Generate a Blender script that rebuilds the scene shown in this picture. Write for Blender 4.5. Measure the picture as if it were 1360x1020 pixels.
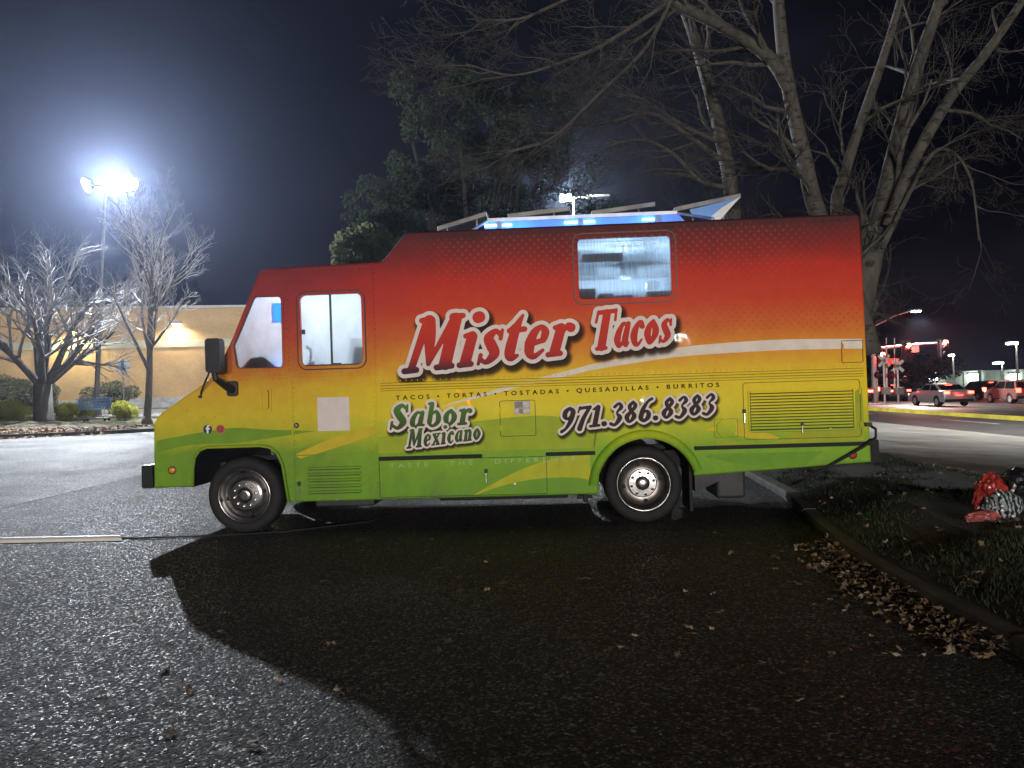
import bpy, bmesh, math, random
import numpy as np
from mathutils import Vector, Matrix
from mathutils.geometry import tessellate_polygon

for o in list(bpy.data.objects): bpy.data.objects.remove(o)
scene = bpy.context.scene
COL = scene.collection
R = math.radians

# ------------------------------------------------------------------ camera
CAM_H, F_PX, PITCH, ROLL = 1.45, 1027.0, 0.002618, 0.031221
YAW, DIST = 0.0448829, 7.98926            # the truck's near side: turn and distance
cam = bpy.data.cameras.new('camera'); camo = bpy.data.objects.new('camera', cam); COL.objects.link(camo)
cam.sensor_width = 36.0; cam.lens = 36.0 * F_PX / 1360.0
cam.clip_start = 0.05; cam.clip_end = 3000
camo.matrix_world = (Matrix.Translation((0, 0, CAM_H)) @ Matrix.Rotation(R(90) + PITCH, 4, 'X') @ Matrix.Rotation(-ROLL, 4, 'Z'))
scene.camera = camo

# ------------------------------------------------------------------ night sky
world = bpy.data.worlds.new('World'); scene.world = world; world.use_nodes = True
wn, wl = world.node_tree.nodes, world.node_tree.links
wn.clear()
w_out = wn.new('ShaderNodeOutputWorld'); w_bg = wn.new('ShaderNodeBackground')
w_tc = wn.new('ShaderNodeTexCoord'); w_map = wn.new('ShaderNodeMapping'); w_map.inputs['Scale'].default_value = (1.0, 1.0, 2.6)
w_noise = wn.new('ShaderNodeTexNoise'); w_noise.inputs['Scale'].default_value = 2.2; w_noise.inputs['Detail'].default_value = 7
w_ramp = wn.new('ShaderNodeValToRGB')
w_ramp.color_ramp.elements[0].position = 0.42; w_ramp.color_ramp.elements[0].color = (0.0014, 0.0016, 0.0038, 1)
w_ramp.color_ramp.elements[1].position = 0.68; w_ramp.color_ramp.elements[1].color = (0.0135, 0.0130, 0.0190, 1)
w_sep = wn.new('ShaderNodeSeparateXYZ'); w_gr = wn.new('ShaderNodeValToRGB')
w_gr.color_ramp.elements[0].position = 0.0; w_gr.color_ramp.elements[0].color = (1.6, 1.5, 1.5, 1)
w_gr.color_ramp.elements[1].position = 0.5; w_gr.color_ramp.elements[1].color = (0.75, 0.75, 0.85, 1)
w_mul = wn.new('ShaderNodeMixRGB'); w_mul.blend_type = 'MULTIPLY'; w_mul.inputs[0].default_value = 1
wl.new(w_tc.outputs['Generated'], w_map.inputs[0]); wl.new(w_map.outputs[0], w_noise.inputs['Vector'])
wl.new(w_noise.outputs['Fac'], w_ramp.inputs[0])
wl.new(w_tc.outputs['Generated'], w_sep.inputs[0]); wl.new(w_sep.outputs['Z'], w_gr.inputs[0])
wl.new(w_ramp.outputs[0], w_mul.inputs[1]); wl.new(w_gr.outputs[0], w_mul.inputs[2])
wl.new(w_mul.outputs[0], w_bg.inputs['Color']); w_bg.inputs['Strength'].default_value = 0.6
wl.new(w_bg.outputs[0], w_out.inputs['Surface'])

# ------------------------------------------------------------------ render and exposure
scene.view_settings.view_transform = 'Standard'; scene.view_settings.look = 'None'
scene.view_settings.exposure = 0.0; scene.view_settings.gamma = 1.0; scene.view_settings.use_curve_mapping = False
scene.render.engine = 'CYCLES'
cy = scene.cycles
cy.use_denoising = True; cy.max_bounces = 6; cy.diffuse_bounces = 2; cy.glossy_bounces = 3
cy.transmission_bounces = 4; cy.transparent_max_bounces = 12; cy.volume_bounces = 0
cy.sample_clamp_indirect = 4.0; cy.caustics_reflective = False; cy.caustics_refractive = False

# powers of the lamps of the place (each lamp's light is made with its lamp)
LOT_LAMP_W, STREET_LAMP_W = 58000.0, 56000.0
HAZE_DENSITY = 0.00048

# ------------------------------------------------------------------ helpers
def ray(px, py):
    x = (px - 680) / F_PX; y = -(py - 510) / F_PX
    c, s = math.cos(ROLL), math.sin(ROLL)
    x, y = c * x + s * y, -s * x + c * y
    return Vector((x, math.cos(PITCH) - math.sin(PITCH) * y, math.sin(PITCH) + math.cos(PITCH) * y))
def at(px, py, Y):
    """world point seen at a place of the photograph, Y metres ahead"""
    d = ray(px, py); p = d * (Y / d.y); p.z += CAM_H; return p
def g(x):
    """height of the ground: level round the truck, rising to the left, falling to the street"""
    return -0.03 * min(54.0, max(0.0, x - 6)) + 0.025 * min(54.0, max(0.0, -x - 6))

def tag(o, label=None, cat=None, group=None, kind=None):
    if label: o['label'] = label
    if cat: o['category'] = cat
    if group: o['group'] = group
    if kind: o['kind'] = kind
    return o
def empty(name, loc=(0, 0, 0), rz=0.0, label=None, cat=None, group=None, kind=None):
    o = bpy.data.objects.new(name, None); COL.objects.link(o)
    o.location = loc; o.rotation_euler = (0, 0, rz); o.empty_display_size = 0.2
    return tag(o, label, cat, group, kind)
def copy_tree(o, parent=None):
    c = o.copy(); COL.objects.link(c); c.parent = parent
    for ch in o.children: copy_tree(ch, c)
    return c

class MB:
    """collects faces for ONE mesh object"""
    def __init__(s): s.v = []; s.f = []
    def face(s, pts):
        i = len(s.v); s.v += [tuple(p) for p in pts]; s.f.append(tuple(range(i, i + len(pts))))
    def add(s, vs, fs):
        i = len(s.v); s.v += [tuple(p) for p in vs]; s.f += [tuple(a + i for a in f) for f in fs]
    def box(s, c, d, rz=0.0, ry=0.0, rx=0.0):
        m = Matrix.Rotation(rz, 3, 'Z') @ Matrix.Rotation(ry, 3, 'Y') @ Matrix.Rotation(rx, 3, 'X')
        vs = [Vector(c) + m @ Vector((sx * d[0] / 2, sy * d[1] / 2, sz * d[2] / 2)) for sx in (-1, 1) for sy in (-1, 1) for sz in (-1, 1)]
        s.add(vs, [(0, 1, 3, 2), (4, 6, 7, 5), (0, 4, 5, 1), (2, 3, 7, 6), (0, 2, 6, 4), (1, 5, 7, 3)])
    def tube(s, pts, rad, n=6, cap=True):
        pts = [Vector(p) for p in pts]
        if not hasattr(rad, '__len__'): rad = [rad] * len(pts)
        rings = []; up = None
        for k, p in enumerate(pts):
            t = (pts[min(k + 1, len(pts) - 1)] - pts[max(k - 1, 0)])
            if t.length < 1e-9: t = Vector((0, 0, 1))
            t.normalize()
            if up is None:
                up = Vector((0, 0, 1)) if abs(t.z) < 0.9 else Vector((1, 0, 0))
            a = t.cross(up)
            if a.length < 1e-4: a = t.orthogonal()
            a.normalize(); b = t.cross(a); up = -b if False else a.cross(t)
            rings.append([p + (a * math.cos(2 * math.pi * j / n) + b * math.sin(2 * math.pi * j / n)) * rad[k] for j in range(n)])
        i = len(s.v)
        for r_ in rings: s.v += [tuple(q) for q in r_]
        for k in range(len(rings) - 1):
            for j in range(n):
                j2 = (j + 1) % n
                s.f.append((i + k * n + j, i + k * n + j2, i + (k + 1) * n + j2, i + (k + 1) * n + j))
        if cap:
            s.f.append(tuple(i + j for j in range(n))[::-1]); e = i + (len(rings) - 1) * n
            s.f.append(tuple(e + j for j in range(n)))
    def lathe(s, prof, c=(0, 0, 0), axis='Y', n=32):
        """prof: list of (along axis, radius)"""
        i = len(s.v)
        for (h, r_) in prof:
            for j in range(n):
                a = 2 * math.pi * j / n
                x, y = r_ * math.cos(a), r_ * math.sin(a)
                p = {'Y': (x, h, y), 'Z': (x, y, h), 'X': (h, x, y)}[axis]
                s.v.append((c[0] + p[0], c[1] + p[1], c[2] + p[2]))
        for k in range(len(prof) - 1):
            for j in range(n):
                j2 = (j + 1) % n
                s.f.append((i + k * n + j, i + k * n + j2, i + (k + 1) * n + j2, i + (k + 1) * n + j))
    def prism(s, poly, y0, y1, holes=()):
        """polygon in (x, z), with holes, extruded from y0 to y1"""
        loops = [list(poly)] + [list(h) for h in holes]
        tris = tessellate_polygon([[Vector((p[0], p[1], 0)) for p in L] for L in loops])
        flat = [p for L in loops for p in L]; n = len(flat)
        s.add([(p[0], y0, p[1]) for p in flat] + [(p[0], y1, p[1]) for p in flat],
              [tuple(t) for t in tris] + [tuple(a + n for a in t)[::-1] for t in tris])
        i = len(s.v) - 2 * n; k = 0
        for L in loops:
            m = len(L)
            for j in range(m):
                a, b = k + j, k + (j + 1) % m
                s.f.append((i + a, i + b, i + n + b, i + n + a))
            k += m
    def flat(s, poly, y, holes=()):
        loops = [list(poly)] + [list(h) for h in holes]
        tris = tessellate_polygon([[Vector((p[0], p[1], 0)) for p in L] for L in loops])
        flat = [p for L in loops for p in L]
        s.add([(p[0], y, p[1]) for p in flat], [tuple(t) for t in tris])
    def build(s, name, mat, parent=None, smooth=False, loc=None, fix=True):
        me = bpy.data.meshes.new(name); me.from_pydata(s.v, [], s.f)
        if fix:
            bm = bmesh.new(); bm.from_mesh(me)
            bmesh.ops.recalc_face_normals(bm, faces=bm.faces); bm.to_mesh(me); bm.free()
        if smooth:
            me.polygons.foreach_set('use_smooth', [True] * len(me.polygons))
            if smooth != 'all':
                bm = bmesh.new(); bm.from_mesh(me)
                for e in bm.edges:
                    if len(e.link_faces) == 2 and e.calc_face_angle(0) > R(38): e.smooth = False
                bm.to_mesh(me); bm.free()
        me.update()
        if mat: me.materials.append(mat)
        o = bpy.data.objects.new(name, me); COL.objects.link(o)
        if parent: o.parent = parent
        if loc: o.location = loc
        return o
def bevel(o, w=0.01, seg=2):
    m = o.modifiers.new('bevel', 'BEVEL'); m.width = w; m.segments = seg; m.limit_method = 'ANGLE'; m.angle_limit = R(40)
    return o
def rrect(x0, x1, z0, z1, r, n=5):
    out = []
    for (cx, cz, a0) in ((x1 - r, z0 + r, -90), (x1 - r, z1 - r, 0), (x0 + r, z1 - r, 90), (x0 + r, z0 + r, 180)):
        for k in range(n + 1):
            a = R(a0 + 90 * k / n); out.append((cx + r * math.cos(a), cz + r * math.sin(a)))
    return out
def rpoly(pts, r, n=4):
    """round the corners of a polygon"""
    out = []; m = len(pts)
    for i in range(m):
        p = Vector(pts[i]); a = Vector(pts[i - 1]) - p; b = Vector(pts[(i + 1) % m]) - p
        ang = a.angle(b); d = min(r / math.tan(ang / 2), a.length * .45, b.length * .45)
        p0 = p + a.normalized() * d; p1 = p + b.normalized() * d
        for k in range(n + 1):
            t = k / n; q = p0 * (1 - t) ** 2 + p * 2 * t * (1 - t) + p1 * t * t; out.append((q.x, q.y))
    return out

# ------------------------------------------------------------------ materials
def mat(name, col, rough=0.6, metal=0.0, var=0.15, scale=8.0, bump=0.0, bscale=None, coat=0.0, spec=0.5, emis=None, estr=0.0, detail=4):
    m = bpy.data.materials.new(name); m.use_nodes = True
    nt = m.node_tree; b = nt.nodes['Principled BSDF']
    b.inputs['Roughness'].default_value = rough; b.inputs['Metallic'].default_value = metal
    b.inputs['Specular IOR Level'].default_value = spec
    b.inputs['Coat Weight'].default_value = coat; b.inputs['Coat Roughness'].default_value = 0.06
    tc = nt.nodes.new('ShaderNodeTexCoord')
    if var > 0:
        n = nt.nodes.new('ShaderNodeTexNoise'); n.inputs['Scale'].default_value = scale; n.inputs['Detail'].default_value = detail
        nt.links.new(tc.outputs['Object'], n.inputs['Vector'])
        r = nt.nodes.new('ShaderNodeValToRGB')
        r.color_ramp.elements[0].position = 0.3; r.color_ramp.elements[1].position = 0.7
        r.color_ramp.elements[0].color = tuple(c * (1 - var) for c in col) + (1,)
        r.color_ramp.elements[1].color = tuple(min(1, c * (1 + var)) for c in col) + (1,)
        nt.links.new(n.outputs['Fac'], r.inputs[0]); nt.links.new(r.outputs[0], b.inputs['Base Color'])
    else: b.inputs['Base Color'].default_value = tuple(col) + (1,)
    if bump > 0:
        n2 = nt.nodes.new('ShaderNodeTexNoise'); n2.inputs['Scale'].default_value = bscale or scale * 4; n2.inputs['Detail'].default_value = 5
        nt.links.new(tc.outputs['Object'], n2.inputs['Vector'])
        bp = nt.nodes.new('ShaderNodeBump'); bp.inputs['Strength'].default_value = bump; bp.inputs['Distance'].default_value = 0.02
        nt.links.new(n2.outputs['Fac'], bp.inputs['Height']); nt.links.new(bp.outputs[0], b.inputs['Normal'])
    if emis:
        b.inputs['Emission Color'].default_value = tuple(emis) + (1,); b.inputs['Emission Strength'].default_value = estr
    return m
def glow(name, col, strength):
    return mat(name, tuple(.35 * c for c in col), 0.4, var=0, emis=col, estr=strength)
class NT:
    """short node maths for procedural materials"""
    def __init__(s, m): s.nt = m.node_tree; s.N = s.nt.nodes; s.L = s.nt.links
    def new(s, t): return s.N.new(t)
    def math(s, op, a, b=None, c=None, clamp=False):
        n = s.new('ShaderNodeMath'); n.operation = op; n.use_clamp = clamp
        for i, x in enumerate((a, b, c)):
            if x is None: continue
            if hasattr(x, 'is_linked') or hasattr(x, 'links'): s.L.new(x, n.inputs[i])
            else: n.inputs[i].default_value = x
        return n.outputs[0]
    def mix(s, f, a, b, mode='MIX'):
        n = s.new('ShaderNodeMixRGB'); n.blend_type = mode
        for i, x in enumerate((f, a, b)):
            if hasattr(x, 'links'): s.L.new(x, n.inputs[i])
            else: n.inputs[i].default_value = x if i == 0 else tuple(x) + (1,)
        return n.outputs[0]
    def ramp(s, f, stops, interp='LINEAR'):
        n = s.new('ShaderNodeValToRGB'); cr = n.color_ramp; cr.interpolation = interp
        while len(cr.elements) < len(stops): cr.elements.new(0.5)
        for e, (p, c) in zip(cr.elements, stops):
            e.position = p; e.color = (tuple(c) + (1,)) if hasattr(c, '__len__') else (c, c, c, 1)
        s.L.new(f, n.inputs[0]); return n.outputs[0]
    def noise(s, vec, scale, detail=4, rough=0.5):
        n = s.new('ShaderNodeTexNoise'); n.inputs['Scale'].default_value = scale; n.inputs['Detail'].default_value = detail
        n.inputs['Roughness'].default_value = rough
        s.L.new(vec, n.inputs['Vector']); return n.outputs['Fac']
    def voro(s, vec, scale, feature='F1', out='Distance', rnd=1.0):
        n = s.new('ShaderNodeTexVoronoi'); n.inputs['Scale'].default_value = scale; n.feature = feature
        n.inputs['Randomness'].default_value = rnd
        s.L.new(vec, n.inputs['Vector']); return n.outputs[out]

M = {}
M['black_rubber'] = mat('black_rubber', (0.010, 0.010, 0.011), 0.8, var=0.3, scale=12, bump=0.15)
M['black_plastic'] = mat('black_plastic', (0.012, 0.012, 0.014), 0.4, var=0.2)
M['dark_steel'] = mat('dark_steel', (0.03, 0.03, 0.032), 0.6, 0.3, var=0.4, scale=6)
M['chrome'] = mat('chrome', (0.55, 0.54, 0.53), 0.22, 1.0, var=0.25, scale=9, bump=0.04)
M['dull_steel'] = mat('dull_steel', (0.17, 0.155, 0.145), 0.36, 0.9, var=0.35, scale=9, bump=0.05)
M['alu'] = mat('aluminium', (0.42, 0.42, 0.42), 0.45, 0.6, var=0.2, scale=5)
M['grey_panel'] = mat('grey_panel', (0.22, 0.22, 0.21), 0.55, 0.2, var=0.3, scale=5)
M['white_paint'] = mat('white_paint', (0.78, 0.77, 0.74), 0.5, var=0.08)
M['interior'] = mat('interior_lining', (0.62, 0.64, 0.66), 0.5, var=0.1, scale=3)
M['galv'] = mat('galvanised_steel', (0.42, 0.43, 0.43), 0.5, 0.5, var=0.2, scale=4)
M['concrete'] = mat('concrete', (0.30, 0.29, 0.27), 0.85, var=0.3, scale=3, bump=0.25, bscale=40)
# ================================================================== the ground
BREAKS = (-60.0, -6.0, 6.0, 60.0)
def sheet(name, x0, x1, y0, y1, dz, m, kind='structure', parent=None):
    xs = [x0] + [b for b in BREAKS if x0 < b < x1] + [x1]
    mb = MB()
    for a, b in zip(xs, xs[1:]):
        mb.face([(a, y0, g(a) + dz), (b, y0, g(b) + dz), (b, y1, g(b) + dz), (a, y1, g(a) + dz)])
    o = mb.build(name, m, parent, fix=False); 
    return tag(o, kind=kind)

def asphalt_mat(name='asphalt', k=1.0, spec=.3):
    m = bpy.data.materials.new(name); m.use_nodes = True; t = NT(m)
    b = t.N['Principled BSDF']; tc = t.new('ShaderNodeTexCoord'); P = tc.outputs['Object']
    cell = t.voro(P, 72, out='Color'); sp = t.new('ShaderNodeSeparateColor'); t.L.new(cell, sp.inputs[0])
    stone = t.ramp(sp.outputs[0], [(0.0, (0.015 * k, 0.0146 * k, 0.0142 * k)), (0.62, (0.042 * k, 0.0405 * k, 0.039 * k)), (0.90, (0.085 * k, 0.082 * k, 0.078 * k)), (1.0, (0.30 * (.4 + .6 * k), 0.295 * (.4 + .6 * k), 0.29 * (.4 + .6 * k)))])
    big = t.noise(P, 0.7, 6); patch = t.ramp(big, [(0.32, 0.45), (0.68, 1.45)])
    col = t.mix(1.0, stone, patch, 'MULTIPLY')
    # pale flattened stains and worn spots of irregular shape
    st = t.noise(P, 5.5, 3, 0.4); stf = t.ramp(st, [(0.70, 0.0), (0.725, 1.0)])
    col = t.mix(t.math('MULTIPLY', stf, 0.6), col, (0.22, 0.215, 0.205))
    oil = t.noise(P, 0.35, 2); oilf = t.ramp(oil, [(0.58, 0.0), (0.72, 0.55)])
    col = t.mix(oilf, col, (0.014, 0.0135, 0.013))
    # hairline cracks wandering over the lot
    wob = t.new('ShaderNodeTexNoise'); wob.inputs['Scale'].default_value = 2.0; t.L.new(P, wob.inputs['Vector'])
    vm = t.new('ShaderNodeVectorMath'); vm.operation = 'MULTIPLY_ADD'; vm.inputs[1].default_value = (.5, .5, .5); t.L.new(wob.outputs['Color'], vm.inputs[0]); t.L.new(P, vm.inputs[2])
    ck = t.voro(vm.outputs[0], .42, 'DISTANCE_TO_EDGE'); ckf = t.math('MULTIPLY', t.math('LESS_THAN', ck, .0032), t.ramp(t.noise(P, .9, 2), [(.5, 0.0), (.6, 1.0)]))
    col = t.mix(t.math('MULTIPLY', ckf, .8), col, (0.006, 0.006, 0.006))
    t.L.new(col, b.inputs['Base Color'])
    rg = t.ramp(sp.outputs[1], [(0.0, 0.92), (0.80, 0.78), (0.90, 0.34), (1.0, 0.26)]); t.L.new(rg, b.inputs['Roughness'])
    b.inputs['Specular IOR Level'].default_value = spec
    d = t.voro(P, 72); n2 = t.noise(P, 30, 5, 0.6)
    h = t.math('ADD', t.math('MULTIPLY', t.math('SUBTRACT', 1.0, d), t.math('ADD', 0.4, sp.outputs[2])), t.math('MULTIPLY', n2, 1.2))
    bp = t.new('ShaderNodeBump'); bp.inputs['Strength'].default_value = 0.9; bp.inputs['Distance'].default_value = 0.010
    t.L.new(h, bp.inputs['Height']); t.L.new(bp.outputs[0], b.inputs['Normal'])
    return m
M['asphalt'] = asphalt_mat('asphalt', .45, .36)
M['old_asphalt'] = asphalt_mat('old_asphalt', 4.2, .5)
M['road'] = mat('road_asphalt', (0.045, 0.044, 0.045), 0.55, var=0.35, scale=1.2, bump=0.3, bscale=60)
M['soil'] = mat('soil', (0.030, 0.026, 0.018), 0.95, var=0.5, scale=2.0, bump=0.6, bscale=22)
M['far_ground'] = mat('far_ground', (0.03, 0.032, 0.026), 0.9, var=0.4, scale=0.3)
M['walk'] = mat('pavement_concrete', (0.20, 0.195, 0.18), 0.8, var=0.3, scale=1.1, bump=0.2, bscale=50)
M['yellow_paint'] = mat('yellow_paint', (0.55, 0.42, 0.03), 0.6, var=0.3, scale=1.5)
M['line_paint'] = mat('line_paint', (0.6, 0.6, 0.58), 0.6, var=0.35, scale=2.0)

sheet('ground', -300, 300, -100, 420, -0.06, M['far_ground'])
sheet('parking_lot', -120, 6.1, -60, 140, 0.0, M['asphalt'])

sheet('drive_aisle', -90, -6.9, 4, 60, 0.004, M['old_asphalt'])

# verge of rough grass beside the lot, its kerb curving a little
KERB = [(2.50, -12), (2.50, 3.0), (2.54, 5.0), (2.62, 6.2), (2.85, 7.5), (3.22, 9.3), (3.45, 11.5), (3.6, 16), (3.6, 60)]
def kerb_x(y):
    for (xa, ya), (xb, yb) in zip(KERB, KERB[1:]):
        if ya <= y <= yb:
            return xa + (xb - xa) * (y - ya) / (yb - ya)
    return KERB[-1][0]
def hill(x, y):
    """soft lumps of the verge"""
    e = min(1.0, max(0.0, (x - kerb_x(y) - 0.10) / 0.7)) * min(1.0, max(0.0, (6.15 - x) / 0.5))
    return 0.075 + e * (0.08 + 0.045 * math.sin(1.7 * x + 0.9 * y) + 0.03 * math.sin(3.9 * y - 2.3 * x))
mb = MB(); ny, nx = 150, 18
ys = [-12 + 72 * (k / ny) for k in range(ny + 1)]
for y in ys:
    for i in range(nx + 1):
        xa = kerb_x(y) + 0.14; x = xa + (6.16 - xa) * i / nx
        mb.v.append((x, y, hill(x, y) + random.Random(int(x * 977 + y * 131)).uniform(-.012, .012)))
for k in range(ny):
    for i in range(nx):
        a = k * (nx + 1) + i; mb.f.append((a, a + 1, a + nx + 2, a + nx + 1))
tag(mb.build('grass_verge', M['soil'], smooth='all'), kind='structure')

M['kerb'] = mat('kerb_concrete', (0.055, 0.056, 0.046), 0.85, var=0.45, scale=4, bump=0.4, bscale=30)
kerb = empty('kerb', (2.5, 0, 0), kind='structure')
def kerb_run(fx, y0, y1, step, parent, m, w=0.15, h=0.085, rnd=random.Random(3)):
    y = y0
    while y < y1:
        ye = min(y + step, y1); mb = MB(); k = 6; pts = [y + 0.006 + (ye - y - 0.012) * j / k for j in range(k + 1)]
        vs = []
        dz = rnd.uniform(-.006, .006)
        for yy in pts:
            x = fx(yy)
            for (dx, z) in ((0, -.05), (0, h - .03 + dz), (.025, h + dz), (w, h + dz), (w, -.05)): vs.append((x + dx, yy, g(x) + z))
        fs = []
        for j in range(k):
            for q in range(4): a = j * 5 + q; fs.append((a, a + 1, a + 6, a + 5))
        fs += [(0, 1, 2, 3, 4), tuple(k * 5 + q for q in range(5))[::-1]]
        mb.add(vs, fs); o = mb.build('kerb_stone', m); o.parent = parent; o.matrix_parent_inverse = parent.matrix_world.inverted() if False else Matrix.Translation(-Vector(parent.location))
        y = ye
kerb_run(kerb_x, -6, 40, 2.0, kerb, M['kerb'])

# concrete pavement beyond the verge, in slabs
pave = empty('pavement', (6.2, 0, 0), kind='structure')
for j in range(22):
    y0 = 4 + j * 2.4
    for (xa, xb) in ((6.2, 8.42), (8.44, 10.4), (10.42, 12.4)):
        mb = MB(); zc = 0.02
        for a in (0,):
            mb.add([(xa, y0 + .008, g(xa) + zc), (xb - .012, y0 + .008, g(xb) + zc), (xb - .012, y0 + 2.392, g(xb) + zc), (xa, y0 + 2.392, g(xa) + zc),
                    (xa, y0 + .008, g(xa) - .04), (xb - .012, y0 + .008, g(xb) - .04), (xb - .012, y0 + 2.392, g(xb) - .04), (xa, y0 + 2.392, g(xa) - .04)],
                   [(0, 1, 2, 3), (4, 5, 1, 0), (5, 6, 2, 1), (6, 7, 3, 2), (7, 4, 0, 3)])
        o = mb.build('pavement_slab', M['walk'], pave); o.matrix_parent_inverse = Matrix.Translation(-Vector(pave.location))
sheet('pavement_joint_bed', 6.16, 12.42, -40, 140, -0.012, M['kerb'])
sheet('road', 12.42, 80, -60, 260, -0.03, M['road'])
# raised median with a yellow-painted edge
mb = MB()
for (x0, x1, z0, z1) in ((18.6, 18.85, -.1, .13),):
    mb.add([(x0, 0, g(x0) + z0), (x1, 0, g(x1) + z0), (x1, 120, g(x1) + z0), (x0, 120, g(x0) + z0), (x0 + .03, 0, g(x0) + z1), (x1, 0, g(x1) + z1), (x1, 120, g(x1) + z1), (x0 + .03, 120, g(x0) + z1)],
           [(0, 1, 5, 4), (1, 2, 6, 5), (2, 3, 7, 6), (3, 0, 4, 7), (4, 5, 6, 7)])
tag(mb.build('median_kerb', M['yellow_paint']), kind='structure')
for x, wd in ((16.3, .12), (22.4, .12)):
    for j in range(14):
        sheet('lane_marking', x, x + wd, 8 + j * 9, 11.5 + j * 9, -0.025, M['line_paint'])
for x in (26.0, 29.5):
    for j in range(14):
        sheet('lane_marking', x, x + .12, 30 + j * 8, 33 + j * 8, -0.025, M['line_paint'])

# grass blades on the verge: nobody could count them
M['grass'] = mat('grass', (0.026, 0.040, 0.014), 0.8, var=0.5, scale=3)
def grass(name, region, n, hmin, hmax, m, label, seed=5):
    rnd = random.Random(seed); mb = MB()
    for _ in range(n):
        p = region(rnd)
        if p is None: continue
        x, y, z = p; a = rnd.uniform(0, 2 * math.pi); h = rnd.uniform(hmin, hmax); w = rnd.uniform(.003, .007)
        lx, ly = rnd.uniform(-.8, .8) * h, rnd.uniform(-.8, .8) * h
        mb.face([(x - w * math.cos(a), y - w * math.sin(a), z - .01), (x + w * math.cos(a), y + w * math.sin(a), z - .01), (x + lx, y + ly, z + h)])
    return tag(mb.build(name, m, fix=False), label, 'grass', kind='stuff')
def verge_pt(rnd):
    y = 3.6 + 13.5 * rnd.random() ** 1.3; xa = kerb_x(y) + .16; x = xa + (6.1 - xa) * rnd.random()
    d = math.sin(2.1 * x + 1.3 * y) + math.sin(4.7 * x - 2.9 * y + 1) + .8 * math.sin(7.7 * y + 3 * x)
    if d < rnd.uniform(-1.6, 1.0): return None
    return x, y, hill(x, y)
grass('verge_grass', verge_pt, 90000, .012, .045, M['grass'], 'thin rough grass on the dark verge beside the lot')
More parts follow.
